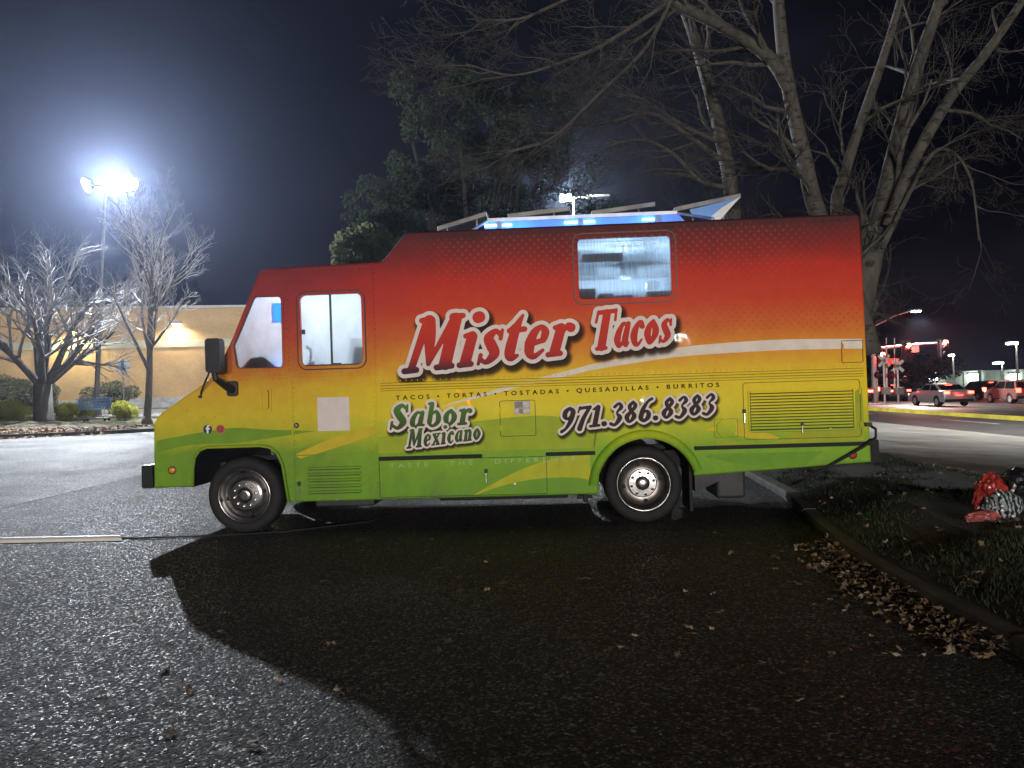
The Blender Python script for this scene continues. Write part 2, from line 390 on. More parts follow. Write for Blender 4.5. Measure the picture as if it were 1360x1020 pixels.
# ================================================================== the food truck
# local frame: x along the truck (front at -x), y away from the viewer (near side y = 0), z up
truck = empty('food_truck', (math.sin(YAW) * DIST, math.cos(YAW) * DIST, 0), -YAW,
              'red, orange, yellow and green step van food truck parked on dark asphalt', 'food truck')
TW = 2.32
def wrap_mat():
    m = bpy.data.materials.new('vinyl_wrap'); m.use_nodes = True; t = NT(m); b = t.N['Principled BSDF']
    tc = t.new('ShaderNodeTexCoord'); sp = t.new('ShaderNodeSeparateXYZ'); t.L.new(tc.outputs['Object'], sp.inputs[0])
    x, z = sp.outputs['X'], sp.outputs['Z']
    zz_ = t.math('ADD', z, t.math('MULTIPLY', t.math('SUBTRACT', t.noise(tc.outputs['Object'], 3.2, 6, .62), .5), .22))
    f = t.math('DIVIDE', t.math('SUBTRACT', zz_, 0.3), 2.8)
    # box side: dark red (part print, part shade put into the colour), red, orange, amber, yellow, green
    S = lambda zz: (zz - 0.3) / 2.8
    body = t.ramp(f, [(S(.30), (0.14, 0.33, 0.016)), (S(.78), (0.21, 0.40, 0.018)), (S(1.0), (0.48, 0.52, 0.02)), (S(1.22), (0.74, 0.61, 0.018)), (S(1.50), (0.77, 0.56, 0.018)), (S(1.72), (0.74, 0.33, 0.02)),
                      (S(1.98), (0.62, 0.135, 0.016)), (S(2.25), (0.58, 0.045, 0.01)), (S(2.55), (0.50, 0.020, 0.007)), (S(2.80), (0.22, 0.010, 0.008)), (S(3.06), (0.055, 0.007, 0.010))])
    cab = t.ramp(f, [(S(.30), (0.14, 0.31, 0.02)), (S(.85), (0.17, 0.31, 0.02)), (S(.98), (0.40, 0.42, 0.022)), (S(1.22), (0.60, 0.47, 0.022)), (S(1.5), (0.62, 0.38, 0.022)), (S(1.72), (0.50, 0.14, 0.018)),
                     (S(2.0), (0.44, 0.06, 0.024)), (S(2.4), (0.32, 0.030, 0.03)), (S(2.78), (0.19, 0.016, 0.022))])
    # the red reaches lower towards the rear, in soft uneven fire-like edges
    cf = t.ramp(t.math('DIVIDE', t.math('ADD', x, 4.2), 7.5), [(.2, 0.0), (.40, 1.0)])
    col = t.mix(cf, cab, body)
    # halftone dots in the red
    rot = t.new('ShaderNodeMapping'); rot.inputs['Rotation'].default_value = (0, R(45), 0); t.L.new(tc.outputs['Object'], rot.inputs[0])
    cmb = t.new('ShaderNodeCombineXYZ'); s2 = t.new('ShaderNodeSeparateXYZ'); t.L.new(rot.outputs[0], s2.inputs[0])
    t.L.new(s2.outputs['X'], cmb.inputs['X']); t.L.new(s2.outputs['Z'], cmb.inputs['Y'])
    dv = t.voro(cmb.outputs[0], 17, rnd=0.0)
    dot = t.math('LESS_THAN', dv, 0.26)
    band = t.ramp(f, [(S(2.42), 0.0), (S(2.62), 1.0), (S(2.98), 0.9), (S(3.05), 0.0)])
    xr = t.ramp(t.math('DIVIDE', t.math('ADD', x, 4.2), 7.5), [(.36, 0.0), (.45, 1.0), (.85, 1.0), (.95, .35)])
    col = t.mix(t.math('MULTIPLY', t.math('MULTIPLY', dot, band), t.math('MULTIPLY', xr, 0.17)), col, (0.75, 0.10, 0.03))
    band2 = t.ramp(f, [(S(1.85), 0.0), (S(2.0), 1.0), (S(2.2), 1.0), (S(2.35), 0.0)])
    xr2 = t.ramp(t.math('DIVIDE', t.math('ADD', x, 4.2), 7.5), [(.70, 0.0), (.80, 1.0)])
    col = t.mix(t.math('MULTIPLY', t.math('MULTIPLY', dot, band2), t.math('MULTIPLY', xr2, 0.35)), col, (0.42, 0.05, 0.01))
    # mottled grain
    n = t.noise(tc.outputs['Object'], 9, 5, .6); col = t.mix(0.16, col, t.ramp(n, [(.3, .25), (.7, .75)]), 'OVERLAY')
    dirt = t.noise(tc.outputs['Object'], 2.3, 6, .65)
    low = t.ramp(z, [(.3, .95), (.95, 0.05)])
    col = t.mix(t.math('MULTIPLY', low, t.ramp(dirt, [(.42, 0.0), (.75, .6)])), col, (0.08, 0.07, 0.05))
    t.L.new(col, b.inputs['Base Color'])
    b.inputs['Roughness'].default_value = 0.62; b.inputs['Specular IOR Level'].default_value = 0.25; b.inputs['Coat Weight'].default_value = 0.22; b.inputs['Coat Roughness'].default_value = 0.02
    wv = t.noise(tc.outputs['Object'], 2.2, 2); bp = t.new('ShaderNodeBump'); bp.inputs['Strength'].default_value = 0.09; bp.inputs['Distance'].default_value = 0.05
    t.L.new(wv, bp.inputs['Height']); t.L.new(bp.outputs[0], b.inputs['Normal']); t.L.new(bp.outputs[0], b.inputs['Coat Normal'])
    return m
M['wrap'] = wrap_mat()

# --- body outline (x, z), counter-clockwise from the front bottom
FW, RW, WZ = -3.19, 0.965, 0.395          # wheel centres, height of the hubs
arch_r = []
for k in range(17):
    a = R(172 - k * (172 - 18) / 16); arch_r.append((0.99 + 0.50 * math.cos(a), 0.375 + 0.515 * math.sin(a)))
arch_r = [(0.495, 0.31)] + arch_r[1:] + [(1.478, 0.47)]
arch_f = rpoly([(-3.745, 0.49), (-3.70, 0.905), (-2.88, 0.905), (-2.73, 0.305)], 0.0001, 1)
fa = [(-3.755, 0.49), (-3.745, 0.70), (-3.725, 0.80), (-3.67, 0.875), (-3.59, 0.905), (-3.02, 0.905), (-2.92, 0.885), (-2.84, 0.82), (-2.79, 0.70), (-2.735, 0.305)]
outline = [(-4.18, 0.49)] + fa + arch_r + [(3.262, 0.565), (3.232, 3.06), (3.20, 3.092), (-1.38, 3.088), (-1.43, 3.07), (-1.64, 2.83), (-1.69, 2.79), (-2.93, 2.765), (-2.985, 2.735),
           (-3.29, 2.05), (-3.47, 1.70), (-3.55, 1.625), (-4.06, 1.295), (-4.13, 1.23), (-4.165, 1.15)]
HOLES = {
 'quarter': rpoly([(-3.275, 1.965), (-3.245, 1.72), (-2.752, 1.717), (-2.748, 2.47), (-3.04, 2.475)], 0.055),
 'slide': rrect(-2.553, -1.905, 1.722, 2.468, 0.06),
 'serving': rrect(0.362, 1.308, 2.318, 2.942, 0.045)}
def inset(loop, d):
    out = []; n = len(loop)
    for i in range(n):
        p = Vector(loop[i]); a = (p - Vector(loop[i - 1])).normalized(); b = (Vector(loop[(i + 1) % n]) - p).normalized()
        na, nb = Vector((-a.y, a.x)), Vector((-b.y, b.x)); m = na + nb
        if m.length < .3: m = na
        m.normalize(); k = d / max(.45, m.dot(na)); q = p + m * k; out.append((q.x, q.y))
    return out
mb = MB()
rings = [(0.0, 0.022), (0.007, 0.007), (0.024, 0.0), (TW - 0.024, 0.0), (TW - .007, .007), (TW, 0.022)]
ring_loops = [(y, inset(outline, d)) for y, d in rings]
n = len(outline)
for y, L in ring_loops: mb.v += [(p[0], y, p[1]) for p in L]
for k in range(len(rings) - 1):
    for j in range(n):
        j2 = (j + 1) % n; mb.f.append((k * n + j, k * n + j2, (k + 1) * n + j2, (k + 1) * n + j))
mb.flat(ring_loops[0][1], 0.0, [HOLES[k] for k in HOLES])
mb.flat(ring_loops[-1][1], TW, [rrect(-0.4, 2.1, 1.5, 2.6, .05)])
for h in HOLES.values():                                        # reveals of the windows
    m_ = len(h); i = len(mb.v)
    mb.v += [(p[0], 0.0, p[1]) for p in h] + [(p[0], 0.055, p[1]) for p in h]
    for j in range(m_): mb.f.append((i + j, i + (j + 1) % m_, i + m_ + (j + 1) % m_, i + m_ + j))
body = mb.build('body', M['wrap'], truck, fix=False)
bm = bmesh.new(); bm.from_mesh(body.data); bmesh.ops.remove_doubles(bm, verts=bm.verts, dist=1e-5)
bmesh.ops.recalc_face_normals(bm, faces=bm.faces)
body.data.materials.append(M['dark_steel'])                     # black underbody coating in the arches and below
under = [Vector(p) for p in fa + arch_r]
for f in bm.faces:
    ys_ = [v.co.y for v in f.verts]
    if min(ys_) > .02 and max(ys_) - min(ys_) > 1 and all(any((Vector((v.co.x, v.co.z)) - u).length < .03 for u in under) for v in f.verts): f.material_index = 1
bm.to_mesh(body.data); bm.free()

def part(name, m, parent=truck, fn=None, smooth=False, bev=0):
    mb = MB(); fn(mb); o = mb.build(name, m, parent, smooth)
    if bev: bevel(o, bev)
    return o
def tbox(name, x0, x1, y0, y1, z0, z1, m, parent=truck, bev=0.0):
    return part(name, m, parent, lambda q: q.box(((x0 + x1) / 2, (y0 + y1) / 2, (z0 + z1) / 2), (x1 - x0, y1 - y0, z1 - z0)), bev=bev)

# --- lining and things inside, seen through the windows
def lin(q):
    q.face([(-2.95, TW - .06, .75), (3.1, TW - .06, .75), (3.1, TW - .06, 1.5), (-2.95, TW - .06, 1.5)])
    q.face([(-2.7, TW - .06, 2.62), (3.1, TW - .06, 2.62), (3.1, TW - .06, 2.98), (-1.4, TW - .06, 2.98)])
    q.face([(-3.38, TW - .06, 1.5), (-.41, TW - .06, 1.5), (-.41, TW - .06, 2.62), (-3.0, TW - .06, 2.62), (-3.29, TW - .06, 2.0)])
    q.face([(2.11, TW - .06, 1.5), (3.1, TW - .06, 1.5), (3.1, TW - .06, 2.62), (2.11, TW - .06, 2.62)])
    q.face([(-1.3, .06, 3.03), (3.1, .06, 3.03), (3.1, TW - .06, 3.03), (-1.3, TW - .06, 3.03)])
    q.face([(-2.9, .06, 2.70), (-1.4, .06, 2.70), (-1.4, TW - .06, 2.70), (-2.9, TW - .06, 2.70)])
    q.face([(-3.3, .06, .98), (3.1, .06, .98), (3.1, TW - .06, .98), (-3.3, TW - .06, .98)])
part('interior_lining', M['interior'], fn=lin)
liner = [(-3.20, 1.0), (3.15, 1.0), (3.15, 3.0), (-1.45, 3.0), (-1.70, 2.70), (-2.96, 2.70), (-3.27, 2.03), (-3.36, 1.62)]
part('side_lining', M['interior'], fn=lambda q: q.flat(liner, .058, [HOLES[k] for k in HOLES]))
tbox('partition', -1.36, -1.33, .06, TW - .06, .985, 3.02, M['interior'])
def shelf(q):
    q.box((.85, .62, 2.62), (1.5, .28, .02)); q.box((.85, .62, 2.44), (1.5, .28, .02))
    for x in (.12, 1.58): q.box((x, .62, 2.7), (.02, .26, .62))
part('interior_shelf', M['galv'], fn=shelf)
M['tin'] = mat('grey_tin', (0.06, 0.045, 0.06), 0.5, var=.3)
for (x, w, z, h, y) in ((.46, .18, 2.30, .14, .13), (.66, .13, 2.30, .085, .13), (.83, .17, 2.30, .065, .13), (1.17, .24, 2.30, .09, .13), (.42, .34, 2.63, .10, .6), (.95, .2, 2.63, .13, .6), (1.2, .14, 2.45, .1, .6), (.62, .42, 2.70, .10, .13)):
    tbox('stored_box', x - w / 2, x + w / 2, y - .06, y + .06, z, z + h, M['tin'], bev=.012)
tbox('sill_shelf', .3, 1.36, .06, .30, 2.275, 2.296, M['galv'])
M['dash'] = mat('dashboard', (0.02, 0.02, 0.022), 0.6, var=.2)
def dash(q): q.prism([(-3.22, 1.45), (-2.8, 1.45), (-2.84, 1.78), (-2.95, 1.87), (-3.08, 1.86), (-3.2, 1.74)], .07, 1.9)
part('dashboard', M['dash'], fn=dash)
def swheel(q):
    pts = [Vector((-2.78, .48, 1.78)) + Vector((.09 * math.sin(a), .2 * math.cos(a), .19 * math.sin(a))) for a in [2 * math.pi * k / 24 for k in range(25)]]
    q.tube(pts, .014, 6)
part('steering_wheel', M['black_plastic'], fn=swheel)
def seat(q):
    q.box((-2.08, .40, 1.62), (.12, .46, .80), ry=.15); q.box((-2.35, .40, 1.25), (.5, .46, .12))
bevel(part('driver_seat', M['dash'], fn=seat), .03)
def strap(q):
    q.tube([(-2.50, .16, 2.02), (-2.46, .16, 1.98), (-2.47, .16, 1.88)], .012, 6); q.box((-2.46, .16, 1.80), (.06, .04, .12))
part('grab_handle', M['black_plastic'], fn=strap)
# fluorescent tubes and cab lamp
tb = glow('lamp_tube', (0.6, 0.8, 1.0), 1.5)
part('ceiling_lamp', tb, fn=lambda q: q.tube([(.2, .75, 2.98), (1.7, .75, 2.98)], .018, 8))
def inside_light(loc, w, col, name, size=.08):
    l = bpy.data.lights.new(name, 'POINT'); l.energy = w; l.color = col; l.shadow_soft_size = size
    o = bpy.data.objects.new(name, l); COL.objects.link(o); o.parent = truck; o.location = loc; return o
inside_light((.95, 1.15, 2.62), 52, (0.45, 0.70, 1.0), 'kitchen_light')
inside_light((-2.45, .95, 2.52), 54, (0.70, 0.85, 1.0), 'cab_light')
M['blue_led'] = glow('blue_led', (0.02, 0.12, 1.0), 5.0)
part('blue_indicator', M['blue_led'], fn=lambda q: q.lathe([(-.0, .0), (0, .03), (.02, .03), (.02, 0)], (-2.815, .09, 1.76), n=10))
tbox('blue_glow_sheet', -2.86, -2.762, .045, .05, 2.20, 2.40, glow('blue_sheet_glow', (0.03, .25, .9), 2.2))  # sheet behind the pane that glows by itself, blue light put into its material

# --- fogged panes
def pane_mat(name, fog, streak):
    m = bpy.data.materials.new(name); m.use_nodes = True; t = NT(m)
    tc = t.new('ShaderNodeTexCoord'); out = t.N['Material Output']; t.N.remove(t.N['Principled BSDF'])
    tr = t.new('ShaderNodeBsdfTransparent'); tl = t.new('ShaderNodeBsdfTranslucent'); tl.inputs[0].default_value = (.86, .9, .92, 1)
    gl = t.new('ShaderNodeBsdfGlossy'); gl.inputs['Roughness'].default_value = .03
    mp = t.new('ShaderNodeMapping'); mp.inputs['Scale'].default_value = (60, 1, 4) if streak else (2.2, 2.2, 1.6); t.L.new(tc.outputs['Object'], mp.inputs[0])
    f = t.ramp(t.noise(mp.outputs[0], 1.0, 4, .6), [(.35, fog - .22), (.65, fog + .12)])
    mx = t.new('ShaderNodeMixShader'); t.L.new(f, mx.inputs[0]); t.L.new(tr.outputs[0], mx.inputs[1]); t.L.new(tl.outputs[0], mx.inputs[2])
    m2 = t.new('ShaderNodeMixShader'); m2.inputs[0].default_value = .05; t.L.new(mx.outputs[0], m2.inputs[1]); t.L.new(gl.outputs[0], m2.inputs[2])
    t.L.new(m2.outputs[0], out.inputs[0]); return m
M['pane_cab'] = pane_mat('fogged_glass', .80, False)
M['pane_kitchen'] = pane_mat('streaked_glass', .70, True)
def frame(name, loop, wd, y0, y1, m, parent=truck):
    outer = inset(list(loop), -wd)
    return part(name, m, parent, lambda q: q.prism(outer, y0, y1, [loop]))
gasket = mat('window_gasket', (0.35, .05, .03), .5, var=.2)
for nm, key, pm, fw in (('quarter_window', 'quarter', 'pane_cab', .022), ('sliding_window', 'slide', 'pane_cab', .028), ('serving_window', 'serving', 'pane_kitchen', .045)):
    L = HOLES[key]
    pn = part(nm, M[pm], fn=lambda q: q.flat(L, .03))
    frame('window_frame', L, fw, -.014, .0, M['wrap'] if key != 'slide' else M['wrap'], pn)
    if key != 'quarter': frame('gasket', inset(L, -fw), .012, -.016, .0, mat('dark_gasket', (.03, .008, .008), .5, var=.1), pn)
    else: frame('gasket', inset(L, .008), .008, -.003, .03, mat('rubber_gasket', (.06, .012, .01), .5, var=.1), pn)
    if key == 'slide':
        tbox('mullion', -2.247, -2.232, .005, .045, 1.722, 2.468, M['black_plastic'], pn)
        tbox('slide_track', -2.55, -1.91, .008, .05, 1.724, 1.738, M['black_plastic'], pn)
        tbox('latch', -2.545, -2.515, .0, .03, 2.06, 2.11, M['black_plastic'], pn); tbox('latch', -2.22, -2.14, -.004, .02, 1.738, 1.748, M['black_plastic'], pn)

# --- printed shapes on the wrap, a millimetre proud of each other
def plain(name, col, rough=.42): 
    m = mat(name, col, .62, var=.10, scale=7, spec=.25); return m
def decal(name, pts, col, lay, smooth=False):
    mb = MB(); mb.flat(pts, -0.0012 * lay); return mb.build(name, plain(name + '_print', col), truck, fix=False)
def ribbon(name, top, bot, col, lay, sub=8):
    def cr(P):
        out = []
        for i in range(len(P) - 1):
            p0, p1, p2, p3 = P[max(i - 1, 0)], P[i], P[i + 1], P[min(i + 2, len(P) - 1)]
            for k in range(sub):
                t = k / sub
                out.append(tuple(.5 * ((2 * p1[a]) + (-p0[a] + p2[a]) * t + (2 * p0[a] - 5 * p1[a] + 4 * p2[a] - p3[a]) * t * t + (-p0[a] + 3 * p1[a] - 3 * p2[a] + p3[a]) * t ** 3) for a in (0, 1)))
        return out + [P[-1]]
    A, B = cr(top), cr(bot); mb = MB(); y = -0.0012 * lay
    for i in range(len(A) - 1): mb.face([(A[i][0], y, A[i][1]), (A[i + 1][0], y, A[i + 1][1]), (B[i + 1][0], y, B[i + 1][1]), (B[i][0], y, B[i][1])])
    return mb.build(name, plain(name + '_print', col), truck, fix=False)
YEL, YG, GR, DG = (0.50, 0.33, 0.012), (0.30, 0.33, 0.014), (0.10, 0.255, 0.014), (0.075, 0.20, 0.012)
ribbon('lower_swoosh', [(-1.77, .958), (-1.31, 1.04), (-.75, 1.095), (-.2, 1.135), (.1, 1.12), (.49, 1.06), (.505, 1.055)],
       [(-1.77, .79), (-1.31, .79), (-.75, .79), (-.2, .79), (.1, .79), (.44, .79), (.455, .79)], (0.32, 0.41, 0.02), 1)
ribbon('cab_swoosh', [(-4.13, .99), (-3.75, 1.05), (-3.30, 1.10), (-2.9, 1.07), (-2.42, 1.045)], [(-4.14, .86), (-3.76, .935), (-3.30, .94), (-2.9, .985), (-2.5, 1.035)], (0.16, 0.30, 0.02), 1)
ribbon('yellow_swoosh', [(-2.66, .80), (-2.35, .93), (-2.0, 1.04), (-1.80, 1.07)], [(-2.6, .76), (-2.3, .84), (-2.0, .93), (-1.80, 1.0)], (0.56, 0.44, 0.024), 1)
ribbon('leaf_swoosh', [(-.79, .335), (-.42, .53), (-.05, .665), (.28, .715), (.42, .72)], [(-.77, .335), (-.42, .44), (-.05, .49), (.28, .485), (.42, .45)], (0.42, 0.44, 0.02), 2)
ribbon('rear_swoosh', [(1.66, .96), (1.86, 1.02), (2.0, .98), (2.2, .90), (2.35, .84)], [(1.60, .93), (1.75, .92), (1.95, .87), (2.15, .83), (2.33, .82)], (0.60, 0.48, 0.018), 2)
ribbon('dark_swoosh', [(1.70, .84), (2.0, .80), (2.33, .81), (2.75, 1.06), (3.19, 1.33)], [(1.72, .79), (2.0, .785), (2.33, .785), (2.75, .785), (3.2, .79)], (0.34, 0.38, 0.018), 1)
ribbon('rear_green', [(1.62, .69), (1.95, .69), (2.3, .69), (2.6, .69), (2.78, .69)], [(1.60, .66), (1.95, .58), (2.3, .535), (2.45, .54), (2.6, .55)], (0.14, 0.30, 0.018), 1)
ribbon('pale_swoosh', [(-1.10, 1.262), (-.674, 1.381), (-.2, 1.499), (.267, 1.601), (.578, 1.668), (1.35, 1.79), (2.11, 1.832), (2.6, 1.835), (3.205, 1.817)],
       [(-1.10, 1.258), (-.674, 1.348), (-.2, 1.455), (.267, 1.546), (.578, 1.604), (1.35, 1.695), (2.11, 1.724), (2.6, 1.728), (3.205, 1.718)], (0.74, 0.66, 0.58), 2)

# --- trims, panels, hardware
def strip(name, x0, x1, z0, z1, m, y=.014, bev=.004): return tbox(name, x0, x1, -y, .002, z0, z1, m, bev=bev)
for dz in (0, .028, .056):
    part('belt_rail', M['wrap'], fn=lambda q: q.prism(rrect(-1.735, 3.215, 1.443 + dz, 1.462 + dz, .009, 3), -.016, 0.001), bev=.003)
M['rail_shade'] = mat('belt_shade_line', (.16, .11, .012), .7, var=.3)  # dark strips painted in for the shade between the rails
for z in (1.4385, 1.4625, 1.4905, 1.5185): strip('belt_shade_line', -1.73, 3.21, z, z + .005, M['rail_shade'], .004, .0)
for (x0, x1) in ((-1.772, -.69), (-.032, .475), (1.485, 3.252)):
    strip('rub_strip', x0, x1, .716 + (x0 > 1) * .02, .756 + (x0 > 1) * .02, M['black_rubber'], .02, .006)
for x, z0, z1 in ((-2.672, .31, 1.60), (-1.785, .31, 2.76)): strip('body_seam', x - .008, x + .008, z0, z1, M['wrap'], .007, .002)
strip('body_seam', -3.40, -1.79, 1.612, 1.634, M['wrap'], .008, .003)
strip('body_seam', -2.66, -1.80, .79, .800, M['wrap'], .005, .002)
M['seam_dark'] = mat('panel_gap', (.03, .05, .01), .7, var=.2)
def gap(name, loop, w, m=None):
    return part(name, m or M['seam_dark'], fn=lambda q: q.prism(inset(loop, -w), -.0045, .001, [loop]))
gap('access_door', rrect(-.49, -.13, .935, 1.295, .02), .006)
gap('vent_door', rrect(2.0, 3.165, .83, 1.405, .03), .005)
gap('access_door', rrect(3.0, 3.205, 1.585, 1.80, .008), .006)
gap('fuel_door', rrect(1.70, 1.93, .86, 1.045, .01), .003)
gap('lower_door', rrect(-1.765, -.032, .335, .712, .01), .006)
for (x, z) in ((-.485, 1.02), (-.485, 1.21), (3.16, .95), (3.16, 1.29), (3.005, 1.64), (3.005, 1.75), (-1.60, .712), (-.95, .712), (-.25, .712)):
    part('hinge', M['wrap'], fn=lambda q: (q.box((x, -.006, z), (.022, .012, .05) if z != .712 else (.07, .012, .022)), q.tube([(x, -.012, z - .028), (x, -.012, z + .028)] if z != .712 else [(x - .038, -.012, z), (x + .038, -.012, z)], .007, 6)))
M['fuel_cap'] = mat('fuel_cap', (.42, .40, .03), .5, var=.15)
part('fuel_cap', M['wrap'], fn=lambda q: q.lathe([(.0, .098), (-.012, .098), (-.016, .09), (-.016, 0)], (1.812, 0, .95), n=28))
# engine-cover louvres on the cab, each one a pressed slot
for k in range(5):
    z = .648 - k * .062
    def lou(q):
        n_ = 6
        for j in range(n_ + 1):
            a = math.pi * .5 * j / n_; q.v += [(-2.53, -.001 - .020 * math.sin(a), z + .022 - .026 * (1 - math.cos(a))), (-1.96, -.001 - .020 * math.sin(a), z + .022 - .026 * (1 - math.cos(a)))]
        for j in range(n_): q.f.append((2 * j, 2 * j + 1, 2 * j + 3, 2 * j + 2))
        q.face([(-2.53, -.001, z + .022), (-2.53, -.021, z - .004), (-2.53, -.001, z - .004)]); q.face([(-1.96, -.001, z + .022), (-1.96, -.021, z - .004), (-1.96, -.001, z - .004)])
    part('louvre', M['wrap'], fn=lou)
    tbox('louvre_slot', -2.52, -1.97, -.0015, .0, z - .016, z - .004, M['seam_dark'])
# vent grille at the rear: every slat
tbox('vent_back', 2.06, 3.095, -.0035, .0, .915, 1.318, M['seam_dark'])
for k in range(13):
    z = .932 + k * .0305
    tbox('vent_slat', 2.066, 3.09, -.016, -.004, z, z + .021, M['wrap'], bev=.004)
frame('vent_frame', rrect(2.06, 3.095, .917, 1.318, .004, 2), .016, -.014, .0, M['wrap'])
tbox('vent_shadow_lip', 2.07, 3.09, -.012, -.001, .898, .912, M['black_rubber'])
def paddle(x, z, h=.13, m=None):
    tbox('latch_body', x - .017, x + .017, -.018, 0, z + h * .3, z + h * .62, M['dark_steel'], bev=.004)
    tbox('latch_handle', x - .006, x + .006, -.026, -.012, z - h * .5, z + h * .3, M['chrome'], bev=.003)
paddle(2.0, 1.06); paddle(2.576, .93, .10); paddle(-.655, .52); paddle(-2.62, .44)
for (x, z) in ((2.86, .915), (-.362, .44), (-2.22, .325)): part('keyhole', M['chrome'], fn=lambda q: q.lathe([(0, .011), (-.008, .011), (-.008, 0)], (x, 0, z), n=10))
part('door_lock', M['chrome'], fn=lambda q: q.lathe([(0, .028), (-.012, .028), (-.018, .018), (-.018, 0)], (-2.628, 0, 1.108), n=16))
# upright hand-grip pocket beside the cab door
def pocket(q):
    q.prism(rrect(-3.0, -2.885, 1.27, 1.515, .012), -.012, .0, [rrect(-2.985, -2.90, 1.285, 1.50, .008)])
    q.prism(rrect(-2.975, -2.912, 1.292, 1.492, .02), -.034, .0)
bevel(part('hand_grip', M['wrap'], fn=pocket), .006)
# marker lamps
def lampd(name, x, z, r, col, e=0.0):
    h = part(name + '_housing', M['black_plastic'], fn=lambda q: q.lathe([(0, r * 1.25), (-.012, r * 1.25), (-.014, r), (-.014, 0)], (x, 0, z), n=20))
    part('lens', mat(name + '_lens', col, .2, var=.15, coat=.5), h, fn=lambda q: q.lathe([(-.013, r), (-.022, r * .8), (-.028, 0)], (x, 0, z), n=20))
lampd('marker_lamp', -3.971, .674, .034, (.75, .22, .02)); lampd('reflector', 3.072, .645, .034, (.45, .04, .03))
# rivets along the seams: small stuff
mb = MB()
for x, z0, z1, st in ((-2.69, 1.66, 2.48, .085), (-2.655, .35, 1.58, .05), (-1.80, .33, 1.58, .05), (-1.77, 1.6, 2.74, .06)):
    z = z0
    while z < z1: mb.lathe([(0, .010), (-.006, .008), (-.009, 0)], (x, 0, z), n=6); z += st
for z, x0, x1, st in ((1.65, -3.4, -1.82, .055), (1.545, -1.7, 3.2, .06), (3.03, -1.3, 3.18, .08), (2.72, -2.9, -1.8, .07), (1.60, -3.5, -2.7, .07)):
    x = x0
    while x < x1: mb.lathe([(0, .009), (-.006, .007), (-.008, 0)], (x, 0, z), n=6); x += st
for k in range(9): mb.lathe([(0, .010), (-.006, .008), (-.009, 0)], (-2.70, -.001, 1.70 + .085 * k), n=8)
for (x, z) in ((-3.50, 1.225), (-3.62, 1.225), (-3.94, 1.22), (-3.80, 1.30)): mb.lathe([(0, .011), (-.007, .009), (-.01, 0)], (x, 0, z), n=8)
tag(mb.build('rivets', M['wrap'], truck, True), kind='stuff')
# wheel-arch lips
def lip(loop, y0, w, name, rad):
    part(name, M['wrap'], fn=lambda q: q.tube([(p[0], y0, p[1]) for p in loop], rad, 8), smooth='all')
lip(fa, -.006, .03, 'front_arch_lip', .016)
def flare(q):
    n_ = 22
    for k in range(n_ + 1):
        a = R(176 - k * (176 - 17) / n_)
        for (rr, y) in ((.60, -.002), (.595, -.03), (.57, -.055), (.535, -.06), (.512, -.045), (.505, .03)):
            q.v.append((.99 + (rr - .005) * math.cos(a), y, .365 + (rr - .005) * math.sin(a)))
    for k in range(n_):
        for j in range(5): i = k * 6 + j; q.f.append((i, i + 1, i + 7, i + 6))
    q.f.append(tuple(range(6))); q.f.append(tuple(n_ * 6 + j for j in range(6)))
part('rear_arch_flare', M['wrap'], fn=flare, smooth=True)
# --- wheels
def wheel(x, rear):
    y = .14 if rear else .06
    w = part('wheel', M['black_rubber'], smooth=True, fn=lambda q: q.lathe([(-.085, .272), (-.105, .285), (-.115, .31), (-.118, .345), (-.108, .372), (-.09, .388), (-.075, .395), (0, .398), (.09, .395), (.11, .38), (.118, .33), (.10, .27)], (x, y, WZ), n=56))
    for k in (-.05, 0, .05): part('tread_groove', M['seam_dark'], w, smooth='all', fn=lambda q: q.lathe([(k - .005, .3985), (k + .005, .3985)], (x, y, WZ), n=56))
    rm = M['chrome'] if not rear else M['dull_steel']
    if rear: pr = [(-.085, .272), (-.10, .282), (-.108, .275), (-.098, .262), (-.06, .252), (.03, .235), (.055, .20), (.06, .15), (.055, .0)]
    else: pr = [(-.085, .272), (-.10, .282), (-.108, .275), (-.098, .262), (-.05, .25), (-.035, .225), (-.055, .19), (-.075, .165), (-.08, .0)]
    rim = part('rim', rm, w, smooth=True, fn=lambda q: q.lathe(pr, (x, y, WZ), n=48))
    part('rim_edge', M['chrome'], rim, smooth='all', fn=lambda q: q.tube([(x + .272 * math.cos(a), y - .106, WZ + .272 * math.sin(a)) for a in [2 * math.pi * k / 48 for k in range(49)]], .007, 6, cap=False))
    hb = [(.06, .152), (.0, .15), (-.01, .14), (-.012, .075), (-.05, .068), (-.06, .055), (-.06, 0)] if rear else [(-.07, .158), (-.085, .152), (-.09, .085), (-.115, .075), (-.125, .06), (-.125, .035), (-.115, .03), (-.115, 0)]
    hub = part('hub', M['chrome'], w, smooth=True, fn=lambda q: q.lathe(hb, (x, y, WZ), n=32))
    for k in range(10 if not rear else 8):
        a = 2 * math.pi * (k + .3) / (10 if not rear else 8); rr = .118
        part('lug_nut', M['chrome'], hub, smooth=True, fn=lambda q: q.lathe([(-.01 if rear else -.085, .016), (-.035 if rear else -.112, .014), (-.04 if rear else -.118, .0)], (x + rr * math.cos(a), y, WZ + rr * math.sin(a)), n=8))
    for k in range(4):
        a = 2 * math.pi * (k + .12) / 4; rr = .195
        yy = .045 if rear else -.055
        part('hand_hole', M['black_rubber'], rim, fn=lambda q: q.lathe([(yy - .008, 0), (yy - .008, .022), (yy + .02, .022)], (x + rr * math.cos(a), y, WZ + rr * math.sin(a)), n=12))
    return w
wheel(FW, False); wheel(RW, True)
